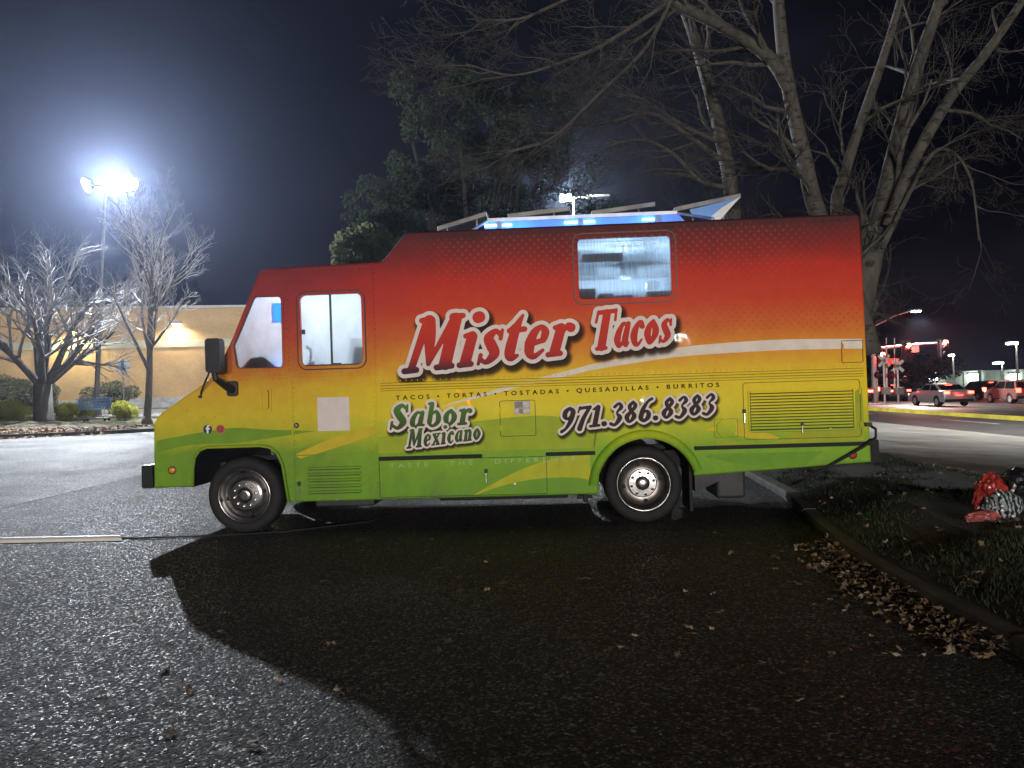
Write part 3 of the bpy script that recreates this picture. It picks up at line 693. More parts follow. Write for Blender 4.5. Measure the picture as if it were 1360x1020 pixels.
for x in (FW, RW):                                               # the wheels of the other side
    part('wheel', M['black_rubber'], smooth=True, fn=lambda q: q.lathe([(-.1, .27), (-.118, .33), (-.09, .388), (0, .398), (.09, .39), (.118, .33), (.1, .27), (.05, 0)], (x, TW - .16, WZ), n=40))
part('wheel', M['black_rubber'], smooth=True, fn=lambda q: q.lathe([(-.1, .27), (-.118, .33), (-.09, .388), (0, .398), (.09, .39), (.118, .33), (.1, .27)], (RW, .41, WZ), n=40))
# --- chassis below
tbox('chassis_rail', -3.9, 3.1, .68, .80, .50, .68, M['dark_steel']); tbox('chassis_rail', -3.9, 3.1, TW - .80, TW - .68, .50, .68, M['dark_steel'])
part('axle', M['dark_steel'], fn=lambda q: q.tube([(RW, .3, WZ), (RW, TW - .3, WZ)], .07, 10)); part('axle', M['dark_steel'], fn=lambda q: q.tube([(FW, .2, WZ), (FW, TW - .2, WZ)], .05, 10))
part('differential', M['dark_steel'], smooth=True, fn=lambda q: q.lathe([(-.16, 0), (-.13, .1), (0, .17), (.13, .1), (.16, 0)], (RW, TW / 2, WZ), n=16))
tbox('fuel_tank', -1.2, .2, .25, .75, .24, .50, M['dark_steel'], bev=.04); tbox('battery_box', -2.55, -1.9, .3, .8, .20, .5, M['dark_steel'], bev=.02)
part('exhaust_pipe', M['dark_steel'], fn=lambda q: q.tube([(-2.2, 1.3, .33), (-.2, 1.3, .33), (.25, .35, .32), (.36, .18, .30)], .04, 10))
part('drain_valve', M['dark_steel'], fn=lambda q: (q.tube([(.36, .12, .33), (.37, .10, .22)], .025, 8), q.tube([(.28, .12, .27), (.44, .12, .27)], .018, 8)))
part('side_step', M['dark_steel'], fn=lambda q: q.prism([(1.50, .30), (1.50, .505), (1.82, .515), (1.82, .44), (1.66, .36)], .10, .5))
tbox('mud_flap', 1.44, 1.47, .08, .55, .10, .62, M['black_rubber'])
tbox('water_tank', 1.86, 2.18, .75, 1.4, .12, .55, M['dark_steel'], bev=.03)
def fb(q): q.prism(rrect(-4.30, -4.185, .49, .735, .02), -.01, TW + .01)
part('front_bumper', M['black_plastic'], fn=fb, bev=.012)
def rbm(q): q.prism(rrect(3.27, 3.36, .56, .79, .02), .05, TW - .05)
part('rear_bumper', M['black_rubber'], fn=rbm, bev=.012)
for yy in (.3, TW - .3): part('bumper_bracket', M['dark_steel'], fn=lambda q: q.box((3.2, yy, .62), (.2, .08, .12)))
# gas hose hanging at the rear corner
def hose(q): q.tube([(3.24, .0, .95), (3.30, -.03, .90), (3.29, -.05, .82), (3.16, -.06, .73), (2.9, -.05, .585), (2.6, -.03, .42), (2.5, .1, .35)], .014, 8)
part('hose', M['black_rubber'], fn=hose, smooth='all')
tbox('hose_fitting', 3.2, 3.27, -.03, .01, .93, .97, M['dark_steel'], bev=.006)
# --- mirror on its bracket, wire to the hood
mir = part('side_mirror', M['black_plastic'], fn=lambda q: q.prism(rrect(-3.455, -3.30, 1.68, 2.03, .035), -.29, -.17))
bevel(mir, .02, 3)
part('mirror_glass', M['chrome'], mir, fn=lambda q: q.prism(rrect(-3.435, -3.305, 1.70, 2.01, .03), -.172, -.166))
part('mirror_arm', M['black_plastic'], mir, fn=lambda q: q.tube([(-3.40, -.22, 1.70), (-3.39, -.20, 1.62), (-3.32, -.10, 1.53), (-3.28, -.01, 1.50)], [.03, .032, .036, .05], 8))
bevel(part('mirror_base', M['black_plastic'], mir, fn=lambda q: q.prism(rrect(-3.345, -3.235, 1.435, 1.595, .03), -.05, 0.0)), .01)
part('mirror_stay', M['black_plastic'], fn=lambda q: q.tube([(-3.43, -.22, 1.72), (-3.53, -.13, 1.60), (-3.62, -.03, 1.50), (-3.645, .0, 1.445)], .010, 6))
part('stay_foot', M['dark_steel'], fn=lambda q: q.box((-3.645, -.004, 1.44), (.035, .03, .03)))
# --- windscreen across the front (seen from the side only as an edge)
M['dark_glass'] = mat('dark_glass', (.02, .022, .026), .06, var=0, spec=.6)
def wscr(y0, y1, t0, t1, off):
    A, B = Vector((-3.47, 1.70)), Vector((-2.985, 2.735)); d = (B - A); nrm = Vector((-d.y, d.x)).normalized() * off
    P, Q = A + d * t0 + nrm, A + d * t1 + nrm; return [(P.x, y0, P.y), (P.x, y1, P.y), (Q.x, y1, Q.y), (Q.x, y0, Q.y)]
ws = part('windscreen', M['dark_glass'], fn=lambda q: q.face(wscr(.14, TW - .14, .10, .90, .010)))
part('windscreen_gasket', M['black_rubber'], ws, fn=lambda q: q.face(wscr(.11, TW - .11, .075, .925, .006)))
part('windscreen_pillar', M['wrap'], ws, fn=lambda q: q.face(wscr(TW / 2 - .025, TW / 2 + .025, .10, .90, .014)))
for yy in (.32, TW - .32):
    hl = part('headlamp', M['chrome'], fn=lambda q: q.lathe([(-4.165, .11), (-4.185, .11), (-4.19, .09), (-4.175, .0)], (0, yy, .84), axis='X', n=24))
    part('headlamp_lens', mat('clear_lens', (.4, .4, .42), .1, var=.1), hl, fn=lambda q: q.lathe([(-4.19, .09), (-4.20, .0)], (0, yy, .84), axis='X', n=24))
for k in range(5): tbox('grille_bar', -4.19, -4.165, .56, TW - .56, .76 + k * .055, .785 + k * .055, M['black_plastic'])
# --- raised serving awning at the far roof edge with blue strip light below, and four tilted roof panels
yA = TW - .05
M['blue_panel'] = mat('blue_awning_sheet', (.10, .30, .75), .45, var=.12, scale=3)
aw = part('awning', M['alu'], fn=lambda q: (q.box((.53, yA, 3.66), (2.5, .06, .045)), q.tube([(-.72, yA, 3.655), (-1.0, yA - .1, 3.47), (-1.12, yA - .2, 3.12)], .02, 6), q.tube([(1.78, yA, 3.655), (2.22, yA - .1, 3.55), (2.42, yA - .2, 3.12)], .02, 6)))
part('awning_sheet', M['blue_panel'], aw, fn=lambda q: q.face([(-.88, yA + .1, 3.12), (-.74, yA, 3.64), (1.80, yA, 3.64), (2.28, yA + .1, 3.12)]))
for x in (-.56, .52, 1.52): tbox('awning_rib', x - .022, x + .022, yA - .03, yA + .005, 3.10, 3.64, M['grey_panel'], aw)
led = glow('led_strip', (0.35, 0.62, 1.0), 14.0)
for x0, x1 in ((-.76, -.60), (-.52, -.40), (.30, .47), (.56, .70), (1.33, 1.48)): tbox('led_strip', x0, x1, yA - .02, yA - .008, 3.575, 3.60, led, aw)
for lx in (-.3, .55, 1.35):
    l_ = bpy.data.lights.new('awning_light', 'POINT'); l_.energy = 16; l_.color = (.06, .28, 1.0); l_.shadow_soft_size = .05
    o_ = bpy.data.objects.new('awning_light', l_); COL.objects.link(o_); o_.parent = truck; o_.location = (lx, yA - .20, 3.40)
for (x0, z0, x1, z1) in ((-1.40, 3.60, -.735, 3.775), (-.45, 3.73, .385, 3.80), (.665, 3.725, 1.51, 3.812), (1.765, 3.73, 2.63, 3.875)):
    p_ = part('roof_panel', M['grey_panel'], fn=lambda q: q.prism([(x0, z0 - .045), (x1, z1 - .045), (x1, z1 + .02), (x0, z0 + .02)], yA + .04, yA + .9), bev=.008)
    xm = (x0 + x1) / 2
    for dx in (-.2, .2):
        zt_ = z0 + (z1 - z0) * (xm + dx - x0) / (x1 - x0) - .03
        part('panel_leg', M['alu'], p_, fn=lambda q: q.tube([(xm + dx, yA + .06, 3.05), (xm + dx, yA + .06, zt_)], .014, 6))
part('awning_flap', M['blue_panel'], aw, fn=lambda q: q.face([(1.95, yA + .03, 3.70), (2.62, yA + .03, 3.835), (2.28, yA + .03, 3.50), (2.0, yA + .03, 3.60)]))
part('flap_edge', M['white_paint'], aw, fn=lambda q: q.prism([(2.36, 3.70), (2.62, 3.845), (2.30, 3.50), (2.18, 3.56)], yA + .01, yA + .02))
part('roof_vent', M['grey_panel'], fn=lambda q: q.box((1.9, .9, 3.14), (.4, .4, .1)))
# ================================================================== lettering on the truck
GL = {
'M': (1.72, [[(.26, .15, .10), (.36, 1.28, .12)], [(.04, .10, .085), (.44, .10, .085)], [(.16, 1.38, .075), (.42, 1.38, .10)], [(.44, 1.34, .17), (.62, .85, .16), (.80, .22, .065)],
              [(.80, .22, .06), (1.26, 1.34, .10)], [(1.32, 1.32, .17), (1.38, .17, .175)], [(1.12, .10, .085), (1.62, .10, .085)], [(1.2, 1.38, .10), (1.54, 1.38, .075)]]),
'i': (.62, [[(.30, .84, .15), (.30, .17, .16)], [(.12, .09, .085), (.52, .09, .085)], [(.06, .87, .075), (.30, .90, .09)], [(.32, 1.34, .165), (.37, 1.35, .165)]]),
's': (.80, [[(.62, .82, .075), (.42, .92, .08), (.24, .75, .14), (.42, .53, .165), (.60, .30, .15), (.40, .09, .08), (.16, .18, .07)], [(.66, .93, .05), (.68, .70, .065)], [(.12, .30, .065), (.12, .06, .05)]]),
't': (.70, [[(.42, 1.30, .045), (.30, .92, .13), (.30, .32, .16), (.40, .13, .115), (.62, .17, .055)], [(.08, .90, .085), (.62, .90, .085)], [(.42, 1.24, .04), (.10, .92, .07)]]),
'e': (.90, [[(.22, .48, .16), (.28, .78, .12), (.48, .92, .075), (.68, .78, .12), (.70, .60, .11)], [(.70, .53, .085), (.32, .47, .085)], [(.22, .48, .16), (.30, .21, .14), (.52, .09, .09), (.78, .24, .055)]]),
'r': (.80, [[(.30, .84, .15), (.30, .17, .16)], [(.08, .09, .085), (.54, .09, .085)], [(.06, .87, .075), (.30, .90, .09)], [(.36, .62, .07), (.52, .88, .08), (.67, .82, .15)]]),
'T': (1.25, [[(.62, 1.30, .17), (.62, .15, .18)], [(.38, .10, .09), (.88, .10, .09)], [(.14, 1.34, .10), (1.10, 1.34, .10)], [(.10, 1.38, .06), (.06, 1.02, .06)], [(1.14, 1.38, .06), (1.18, 1.02, .06)]]),
'a': (.94, [[(.64, .82, .08), (.42, .90, .08), (.23, .62, .13), (.21, .32, .15), (.38, .10, .085), (.58, .26, .07), (.66, .52, .08)], [(.72, .88, .11), (.68, .32, .145), (.78, .11, .09), (.92, .20, .045)]]),
'c': (.80, [[(.68, .76, .06), (.60, .88, .075), (.42, .92, .08), (.24, .68, .14), (.21, .40, .165), (.36, .13, .12), (.56, .10, .08), (.74, .27, .045)], [(.62, .74, .12), (.64, .74, .12)]]),
'o': (.90, [[(.45, .92, .08), (.24, .72, .13), (.21, .42, .16), (.42, .09, .08), (.66, .30, .13), (.69, .58, .16), (.45, .92, .08)]]),
'S': (1.10, [[(.84, 1.16, .09), (.58, 1.32, .11), (.33, 1.08, .18), (.56, .74, .21), (.80, .42, .19), (.55, .11, .10), (.22, .26, .09)], [(.90, 1.32, .06), (.92, .98, .08)], [(.16, .44, .08), (.14, .08, .06)]]),
'b': (.94, [[(.22, 1.34, .13), (.22, .32, .14)], [(.02, 1.36, .07), (.20, 1.37, .09)], [(.22, .25, .11), (.44, .08, .08), (.70, .26, .13), (.73, .56, .15), (.54, .90, .09), (.32, .74, .06)]]),
'x': (.96, [[(.22, .84, .145), (.74, .16, .145)], [(.72, .86, .08), (.22, .14, .08)], [(.06, .91, .065), (.40, .91, .065)], [(.56, .91, .065), (.88, .91, .065)], [(.05, .08, .065), (.36, .08, .065)], [(.56, .08, .065), (.93, .08, .065)]]),
'n': (1.04, [[(.28, .84, .14), (.28, .17, .15)], [(.08, .09, .08), (.48, .09, .08)], [(.06, .87, .075), (.28, .90, .09)], [(.34, .66, .07), (.54, .90, .09), (.74, .74, .14), (.75, .17, .15)], [(.60, .09, .08), (.96, .09, .08)]]),
'9': (.98, [[(.50, 1.27, .085), (.27, 1.08, .145), (.27, .82, .145), (.48, .66, .08), (.72, .84, .10), (.74, 1.08, .15), (.50, 1.27, .085)], [(.77, 1.02, .16), (.72, .55, .14), (.50, .12, .09), (.24, -.04, .10)]]),
'7': (.90, [[(.14, 1.20, .10), (.82, 1.22, .10)], [(.80, 1.20, .10), (.52, .65, .13), (.38, .02, .16)], [(.12, 1.28, .06), (.08, .98, .055)]]),
'1': (.74, [[(.40, 1.16, .15), (.40, .15, .16)], [(.10, .09, .085), (.70, .09, .085)], [(.10, 1.06, .065), (.40, 1.22, .09)]]),
'3': (.90, [[(.20, 1.08, .10), (.46, 1.26, .085), (.66, 1.02, .13), (.44, .72, .065), (.70, .40, .155), (.46, .02, .10), (.16, .10, .11)]]),
'8': (.92, [[(.46, 1.27, .085), (.27, 1.02, .13), (.46, .74, .10), (.66, 1.02, .13), (.46, 1.27, .085)], [(.46, .72, .09), (.22, .40, .155), (.46, .09, .085), (.72, .40, .155), (.46, .72, .09)]]),
'.': (.46, [[(.20, .15, .165), (.24, .15, .165)]]),
}
GL['6'] = (.98, [[(.98 - x, 1.3 - y, r) for (x, y, r) in s] for s in GL['9'][1]])
def spline(P, sub=7):
    if len(P) < 3: return P
    out = []
    for i in range(len(P) - 1):
        p0, p1, p2, p3 = P[max(i - 1, 0)], P[i], P[i + 1], P[min(i + 2, len(P) - 1)]
        for k in range(sub):
            t = k / sub
            out.append(tuple(.5 * ((2 * p1[a]) + (-p0[a] + p2[a]) * t + (2 * p0[a] - 5 * p1[a] + 4 * p2[a] - p3[a]) * t * t + (-p0[a] + 3 * p1[a] - 3 * p2[a] + p3[a]) * t ** 3) for a in range(3)))
    return out + [P[-1]]
def layout(text, x0, x1, base, size, shear, track=0.05, fat=1.0):
    """capsules of a word: base and size are functions of x; the word is fitted between x0 and x1"""
    def run(k):
        caps = []; x = x0
        for ch in text:
            w, st = GL[ch]; s = size(x)
            for S in st:
                q = spline(S); pts = []
                for (a, b, r) in q:
                    X = x + (a + shear * b) * s * k
                    pts.append((X, base(X) + b * s, r * s * fat))
                caps += list(zip(pts, pts[1:]))
            x += (w + track) * s * k
        return caps, x
    k = 1.0
    for _ in range(8):
        caps, xe = run(k); k *= (x1 - x0) / (xe - x0)
    return run(k)[0]
def field(caps, res, pad):
    A = np.array([c[0] for c in caps]); B = np.array([c[1] for c in caps])
    lo = np.minimum(A, B)[:, :2].min(0) - pad - .06; hi = np.maximum(A, B)[:, :2].max(0) + pad + .06
    nx, nz = int((hi[0] - lo[0]) / res) + 2, int((hi[1] - lo[1]) / res) + 2
    X = lo[0] + np.arange(nx) * res; Z = lo[1] + np.arange(nz) * res
    F = np.full((nz, nx), 9.0)
    for a, b in zip(A, B):
        m = max(a[2], b[2]) + pad + .03
        i0 = max(0, int((min(a[0], b[0]) - m - lo[0]) / res)); i1 = min(nx, int((max(a[0], b[0]) + m - lo[0]) / res) + 2)
        j0 = max(0, int((min(a[1], b[1]) - m - lo[1]) / res)); j1 = min(nz, int((max(a[1], b[1]) + m - lo[1]) / res) + 2)
        gx, gz = np.meshgrid(X[i0:i1], Z[j0:j1]); d = b[:2] - a[:2]; L = max(1e-9, (d * d).sum())
        t = np.clip(((gx - a[0]) * d[0] + (gz - a[1]) * d[1]) / L, 0, 1)
        dist = np.hypot(gx - a[0] - t * d[0], gz - a[1] - t * d[1]) - (a[2] + (b[2] - a[2]) * t)
        F[j0:j1, i0:i1] = np.minimum(F[j0:j1, i0:i1], dist)
    return X, Z, F
def clip_mesh(X, Z, F, level, off, name, m, parent, dx=0, dz=0, attr=False):
    """flat mesh of all that lies within the level line of the field"""
    G = F - level; V = {}; vs = []; fs = []; at_ = []
    def node(j, i):
        k = (j, i)
        if k not in V: V[k] = len(vs); vs.append((X[i] + dx, -off, Z[j] + dz)); at_.append(F[j, i])
        return V[k]
    def cut(j, i, j2, i2):
        k = (j, i, j2, i2) if (j, i) < (j2, i2) else (j2, i2, j, i)
        if k not in V:
            t = G[k[0], k[1]] / (G[k[0], k[1]] - G[k[2], k[3]]); V[k] = len(vs)
            vs.append((X[k[1]] + (X[k[3]] - X[k[1]]) * t + dx, -off, Z[k[0]] + (Z[k[2]] - Z[k[0]]) * t + dz)); at_.append(level)
        return V[k]
    nz, nx = F.shape; ins = G < 0
    any_ = ins[:-1, :-1] | ins[1:, :-1] | ins[:-1, 1:] | ins[1:, 1:]
    for j, i in zip(*np.nonzero(any_)):
        cs = [(j, i), (j, i + 1), (j + 1, i + 1), (j + 1, i)]; poly = []
        for a, b in zip(cs, cs[1:] + cs[:1]):
            if ins[a]: poly.append(node(*a))
            if ins[a] != ins[b]: poly.append(cut(*a, *b))
        if len(poly) >= 3: fs.append(tuple(poly))
    me = bpy.data.meshes.new(name); me.from_pydata(vs, [], fs); me.materials.append(m)
    if attr:
        A = me.attributes.new('sd', 'FLOAT', 'POINT'); A.data.foreach_set('value', [float(q) for q in at_])
    o = bpy.data.objects.new(name, me); COL.objects.link(o); o.parent = parent
    return o
def shadow_mat(reach):
    m = bpy.data.materials.new('printed_drop_shadow'); m.use_nodes = True; t = NT(m); b = t.N['Principled BSDF']
    a = t.new('ShaderNodeAttribute'); a.attribute_name = 'sd'
    f = t.ramp(t.math('DIVIDE', t.math('ADD', a.outputs['Fac'], .02), reach + .02), [(0.0, .95), (.45, .80), (1.0, 0.0)], 'EASE')
    b.inputs['Base Color'].default_value = (.012, .006, .005, 1); b.inputs['Roughness'].default_value = .62; b.inputs['Specular IOR Level'].default_value = .2
    t.L.new(f, b.inputs['Alpha']); return m
def grad_mat(name, stops, lo, hi):
    m = bpy.data.materials.new(name); m.use_nodes = True; t = NT(m); b = t.N['Principled BSDF']
    tc = t.new('ShaderNodeTexCoord'); sp = t.new('ShaderNodeSeparateXYZ'); t.L.new(tc.outputs['Object'], sp.inputs[0])
    f = t.math('DIVIDE', t.math('SUBTRACT', sp.outputs['Z'], lo), hi - lo)
    n = t.noise(tc.outputs['Object'], 9, 4); c = t.mix(.12, t.ramp(f, stops), t.ramp(n, [(.3, .3), (.7, .7)]), 'OVERLAY')
    t.L.new(c, b.inputs['Base Color']); b.inputs['Roughness'].default_value = .62; b.inputs['Specular IOR Level'].default_value = .25
    return m
WHITE = mat('pale_outline_print', (.74, .65, .61), .62, var=.08, scale=6, spec=.25)
def word(caps, m, outline, reach, sdx, sdz, res=.007, lay=0, label=None):
    X, Z, F = field(caps, res, outline + reach)
    o = clip_mesh(X, Z, F, 0.0, .0075 + lay, 'lettering', m, truck)
    if label: o['label'] = label
    clip_mesh(X, Z, F, outline, .0062 + lay, 'letter_outline', WHITE, o)
    clip_mesh(X, Z, F, outline + reach, .0047 + lay, 'drop_shadow', shadow_mat(outline + reach), o, sdx, sdz, attr=True)
    return o
base = lambda x: 1.60 + .088 * (x + 1.45)
size = lambda x: .392 - .032 * (x + 1.45)
RED = grad_mat('red_letter_print', [(0.0, (.035, .012, .025)), (.16, (.06, .012, .025)), (.40, (.46, .022, .016)), (1.0, (.56, .03, .012))], 1.56, 2.12)
c1 = layout('Mister', -1.50, .225, base, size, .40, fat=.96)
size2 = lambda x: .295 - .05 * (x - .5)
c2 = layout('Tacos', .455, 1.275, base, size2, .34, fat=.80)
word(c1 + c2, RED, .040, .055, .022, -.045, label='red Mister Tacos lettering with pale outline')
GRN = grad_mat('green_letter_print', [(0.0, (.025, .035, .012)), (.35, (.045, .085, .015)), (1.0, (.06, .20, .02))], .98, 1.27)
word(layout('Sabor', -1.665, -.80, lambda x: 1.025 + .045 * (x + 1.66), lambda x: .19 - .02 * (x + 1.66), .2, fat=1.0), GRN, .026, .03, .012, -.028, res=.006, label='green Sabor lettering')
GRN2 = grad_mat('dark_green_letter_print', [(0.0, (.02, .022, .012)), (1.0, (.05, .12, .018))], .80, 1.02)
word(layout('Mexicano', -1.475, -.70, lambda x: .826 + .10 * (x + 1.475), lambda x: .138 - .012 * (x + 1.475), .22, track=.10, fat=.86), GRN2, .019, .025, .012, -.022, res=.004, lay=.0025, label='dark green Mexicano lettering')
BLK = grad_mat('black_letter_print', [(0.0, (.022, .008, .008)), (1.0, (.03, .016, .016))], .9, 1.3)
word(layout('971.386.8383', .10, 1.70, lambda x: .967 + .085 * (x - .1), lambda x: .178 - .012 * (x - .1), .26, track=.06, fat=.95), BLK, .022, .028, .012, -.026, res=.006, label='black telephone number with pale outline')

# plain capital lines, spaced out
def caps_line(text, x0, x1, z, h, m, name, slope=0.0, lay=.006, bold=.02):
    cu = bpy.data.curves.new(name, 'FONT'); cu.body = text; cu.size = 1.0; cu.space_character = 1.75; cu.offset = bold
    cu.align_x = 'LEFT'; cu.resolution_u = 3
    o = bpy.data.objects.new('tmp', cu); COL.objects.link(o)
    dg = bpy.context.evaluated_depsgraph_get(); me = bpy.data.meshes.new_from_object(o.evaluated_get(dg)); bpy.data.objects.remove(o); bpy.data.curves.remove(cu)
    v = np.zeros(len(me.vertices) * 3); me.vertices.foreach_get('co', v); v = v.reshape(-1, 3)
    lo, hi = v.min(0), v.max(0); w = np.zeros_like(v)
    w[:, 0] = x0 + (v[:, 0] - lo[0]) / (hi[0] - lo[0]) * (x1 - x0)
    w[:, 2] = z + (v[:, 1]) / .70 * h + slope * (w[:, 0] - x0); w[:, 1] = -lay
    me.vertices.foreach_set('co', w.ravel()); me.update(); me.materials.clear(); me.materials.append(m); me.name = name
    o = bpy.data.objects.new(name, me); COL.objects.link(o); o.parent = truck; o['kind'] = 'stuff'; return o
INK = mat('black_print', (.012, .008, .006), .7, var=.1, spec=.1)
caps_line('TACOS \u2022 TORTAS \u2022 TOSTADAS \u2022 QUESADILLAS \u2022 BURRITOS', -1.572, 1.758, 1.343, .044, INK, 'menu_line', slope=.010)
caps_line('TASTE   THE   DIFFERENCE', -1.66, .27, .636, .046, mat('pale_green_print', (.32, .42, .16), .45, var=.1), 'slogan_line', slope=.015, bold=0.0)
# round badges of two networks, the blank square of the code sticker and the small licence sticker
def disc(name, x, z, r, off, m, parent=truck, n=28):
    mb = MB(); mb.flat([(x + r * math.cos(2 * math.pi * k / n), z + r * math.sin(2 * math.pi * k / n)) for k in range(n)], -off); return mb.build(name, m, parent, fix=False)
NAVY = mat('navy_print', (.015, .02, .07), .45, var=.1); ORG = mat('orange_print', (.55, .09, .05), .45, var=.15, scale=20)
b1 = disc('round_badge', -3.578, 1.095, .048, .004, NAVY)
def fmark(q): q.prism([(-3.588, 1.052), (-3.568, 1.052), (-3.568, 1.094), (-3.552, 1.094), (-3.552, 1.108), (-3.568, 1.108), (-3.568, 1.120), (-3.562, 1.127), (-3.550, 1.127), (-3.550, 1.140), (-3.566, 1.140), (-3.580, 1.134), (-3.588, 1.122), (-3.588, 1.108), (-3.598, 1.108), (-3.598, 1.094), (-3.588, 1.094)], -.0065, -.005)
part('badge_letter', M['white_paint'], b1, fn=fmark)
b2 = disc('round_badge', -3.441, 1.092, .048, .004, ORG)
def cmark(q):
    q.prism(rrect(-3.471, -3.411, 1.062, 1.122, .016), -.0065, -.005, [rrect(-3.463, -3.419, 1.070, 1.114, .012)])
    ring = lambda r: [(-3.441 + r * math.cos(2 * math.pi * k / 20), 1.092 + r * math.sin(2 * math.pi * k / 20)) for k in range(20)]
    q.prism(ring(.016), -.0065, -.005, [ring(.009)]); q.box((-3.426, -.006, 1.107), (.006, .002, .006))
part('badge_mark', mat('dark_mark', (.05, .015, .02), .5, var=0), b2, fn=cmark)
mb = MB(); mb.flat(rrect(-2.404, -2.066, 1.04, 1.392, .004, 2), -.004); mb.build('code_sticker', mat('sticker_white', (.66, .58, .56), .5, var=.06), truck, fix=False)
st = tbox('licence_sticker', -.344, -.176, -.006, -.0046, 1.155, 1.292, mat('sticker_grey', (.36, .31, .27), .5, var=.2, scale=30))
for (x0, x1, z0, z1, c) in ((-.335, -.255, 1.225, 1.285, 'a'), (-.248, -.186, 1.228, 1.28, 'b'), (-.335, -.30, 1.165, 1.212, 'b'), (-.292, -.255, 1.165, 1.21, 'a'), (-.247, -.186, 1.168, 1.212, 'b')):
    tbox('sticker_field', x0, x1, -.0072, -.0061, z0, z1, mat('sticker_ink_' + c, (.16, .12, .11) if c == 'a' else (.5, .46, .42), .5, var=.3, scale=40), st)
# ================================================================== lamps
def spot(name, loc, aim, w, col, ang, blend, size, parent=None):
    l = bpy.data.lights.new(name, 'SPOT'); l.energy = w; l.color = col; l.spot_size = R(ang); l.spot_blend = blend; l.shadow_soft_size = size
    o = bpy.data.objects.new(name, l); COL.objects.link(o); o.location = loc
    o.rotation_euler = (Vector(aim) - Vector(loc)).to_track_quat('-Z', 'Y').to_euler()
    if parent: o.parent = parent; o.matrix_parent_inverse = parent.matrix_world.inverted()
    return o
def point(name, loc, w, col, size=.1):
    l = bpy.data.lights.new(name, 'POINT'); l.energy = w; l.color = col; l.shadow_soft_size = size
    o = bpy.data.objects.new(name, l); COL.objects.link(o); o.location = loc; return o
COOL, WARM, NEUT = (0.84, 0.91, 1.0), (1.0, 0.90, 0.77), (1.0, 0.96, 0.90)
def adopt(o, p): o.parent = p; o.matrix_parent_inverse = Matrix.Translation(-Vector(p.location)); return o
lens_hot = glow('hot_lamp_glass', (0.86, 0.92, 1.0), 130.0)
M['pole_steel'] = mat('pole_steel', (.16, .16, .16), .5, .3, var=.2, scale=2)
# tall lot lamp with two flood heads
top = at(140, 246, 39.0); foot = at(128, 554, 39.0); foot.z = g(foot.x)
lamp = empty('parking_lot_lamp', foot, 0, 'tall twin-headed flood lamp burning white above bare trees', 'lamp post')
q = MB(); q.tube([foot + Vector((0, 0, .7)), top], [.12, .07], 12); adopt(q.build('pole', M['pole_steel'], smooth=True), lamp)
q = MB(); q.tube([foot + Vector((0, 0, -.1)), foot + Vector((0, 0, .75))], [.25, .25], 16); adopt(q.build('concrete_base', M['concrete'], smooth=True), lamp)
def flood(c, aim, sx, name):
    d = (Vector(aim) - Vector(c)).normalized(); m = d.to_track_quat('-Y', 'Z').to_matrix()
    q = MB(); el = lambda k, y: [Vector(c) + m @ Vector((sx * k * math.copysign(abs(math.cos(a)) ** .75, math.cos(a)), y, .36 * k * math.copysign(abs(math.sin(a)) ** .75, math.sin(a)))) for a in [2 * math.pi * j / 28 for j in range(28)]]
    A_, B_ = el(1, 0), el(.55, .3); q.v += [tuple(v) for v in A_ + B_]; q.f += [(j, (j + 1) % 28, 28 + (j + 1) % 28, 28 + j) for j in range(28)] + [tuple(range(28)), tuple(range(28, 56))]
    h = adopt(q.build('lamp_head', M['pole_steel']), lamp)
    q = MB(); q.face([Vector(c) + d * .012 + m @ Vector((sx * .96 * math.copysign(abs(math.cos(a)) ** .75, math.cos(a)), 0, .345 * math.copysign(abs(math.sin(a)) ** .75, math.sin(a)))) for a in [2 * math.pi * j / 28 for j in range(28)]])
    adopt(q.build('lamp_glass', lens_hot, fix=False), lamp)
flood(top + Vector((.85, -.1, .05)), (1, 0, 0), .78, 'a'); flood(top + Vector((-.95, 0, .02)), (-38, 22, 0), .38, 'b')
q = MB(); q.tube([top + Vector((-.85, .05, .02)), top, top + Vector((.55, .05, .05))], .045, 8); adopt(q.build('cross_arm', M['pole_steel'], smooth=True), lamp)
spot('flood_light', top + Vector((.60, -.35, -.02)), (0, 2, 0), LOT_LAMP_W, COOL, 150, .45, .20)
spot('flood_light', top + Vector((-1.25, -.1, -.15)), (-26, 58, 2), 34000, COOL, 125, .5, .25)
# street lamps across the lot, behind the viewer, that light the side of the truck
def street_lamp(x, y, h, arm, w, col, label):
    z = g(x); s = empty('street_lamp', (x, y, z), 0, label, 'street lamp')
    q = MB(); q.tube([(x, y, z), (x, y, z + h)], [.10, .06], 10); q.tube([(x, y, z + h - .05), (x + arm, y, z + h + .1)], [.045, .035], 8)
    adopt(q.build('pole', M['pole_steel'], smooth=True), s)
    q = MB(); q.box((x + arm * 1.15, y, z + h + .1), (.7, .3, .12)); adopt(bevel(q.build('lamp_head', M['pole_steel']), .03), s)
    q = MB(); q.box((x + arm * 1.15, y, z + h + .02), (.55, .24, .05)); adopt(q.build('lamp_glass', glow('street_glass', col, 60)), s)
    spot('street_light', (x + arm * 1.15, y, z + h - .06), (x + arm * 1.15, y + 15, z - .5), w, col, 178, .15, .09)
street_lamp(11, -52, 5.6, -1.2, STREET_LAMP_W, WARM, "lamp post with warm light beside the street, facing the truck's printed side")
street_lamp(-8, -54, 5.6, 1.2, STREET_LAMP_W * .8, NEUT, 'lamp post with neutral white light on the open lot, facing the truck\'s cab door')

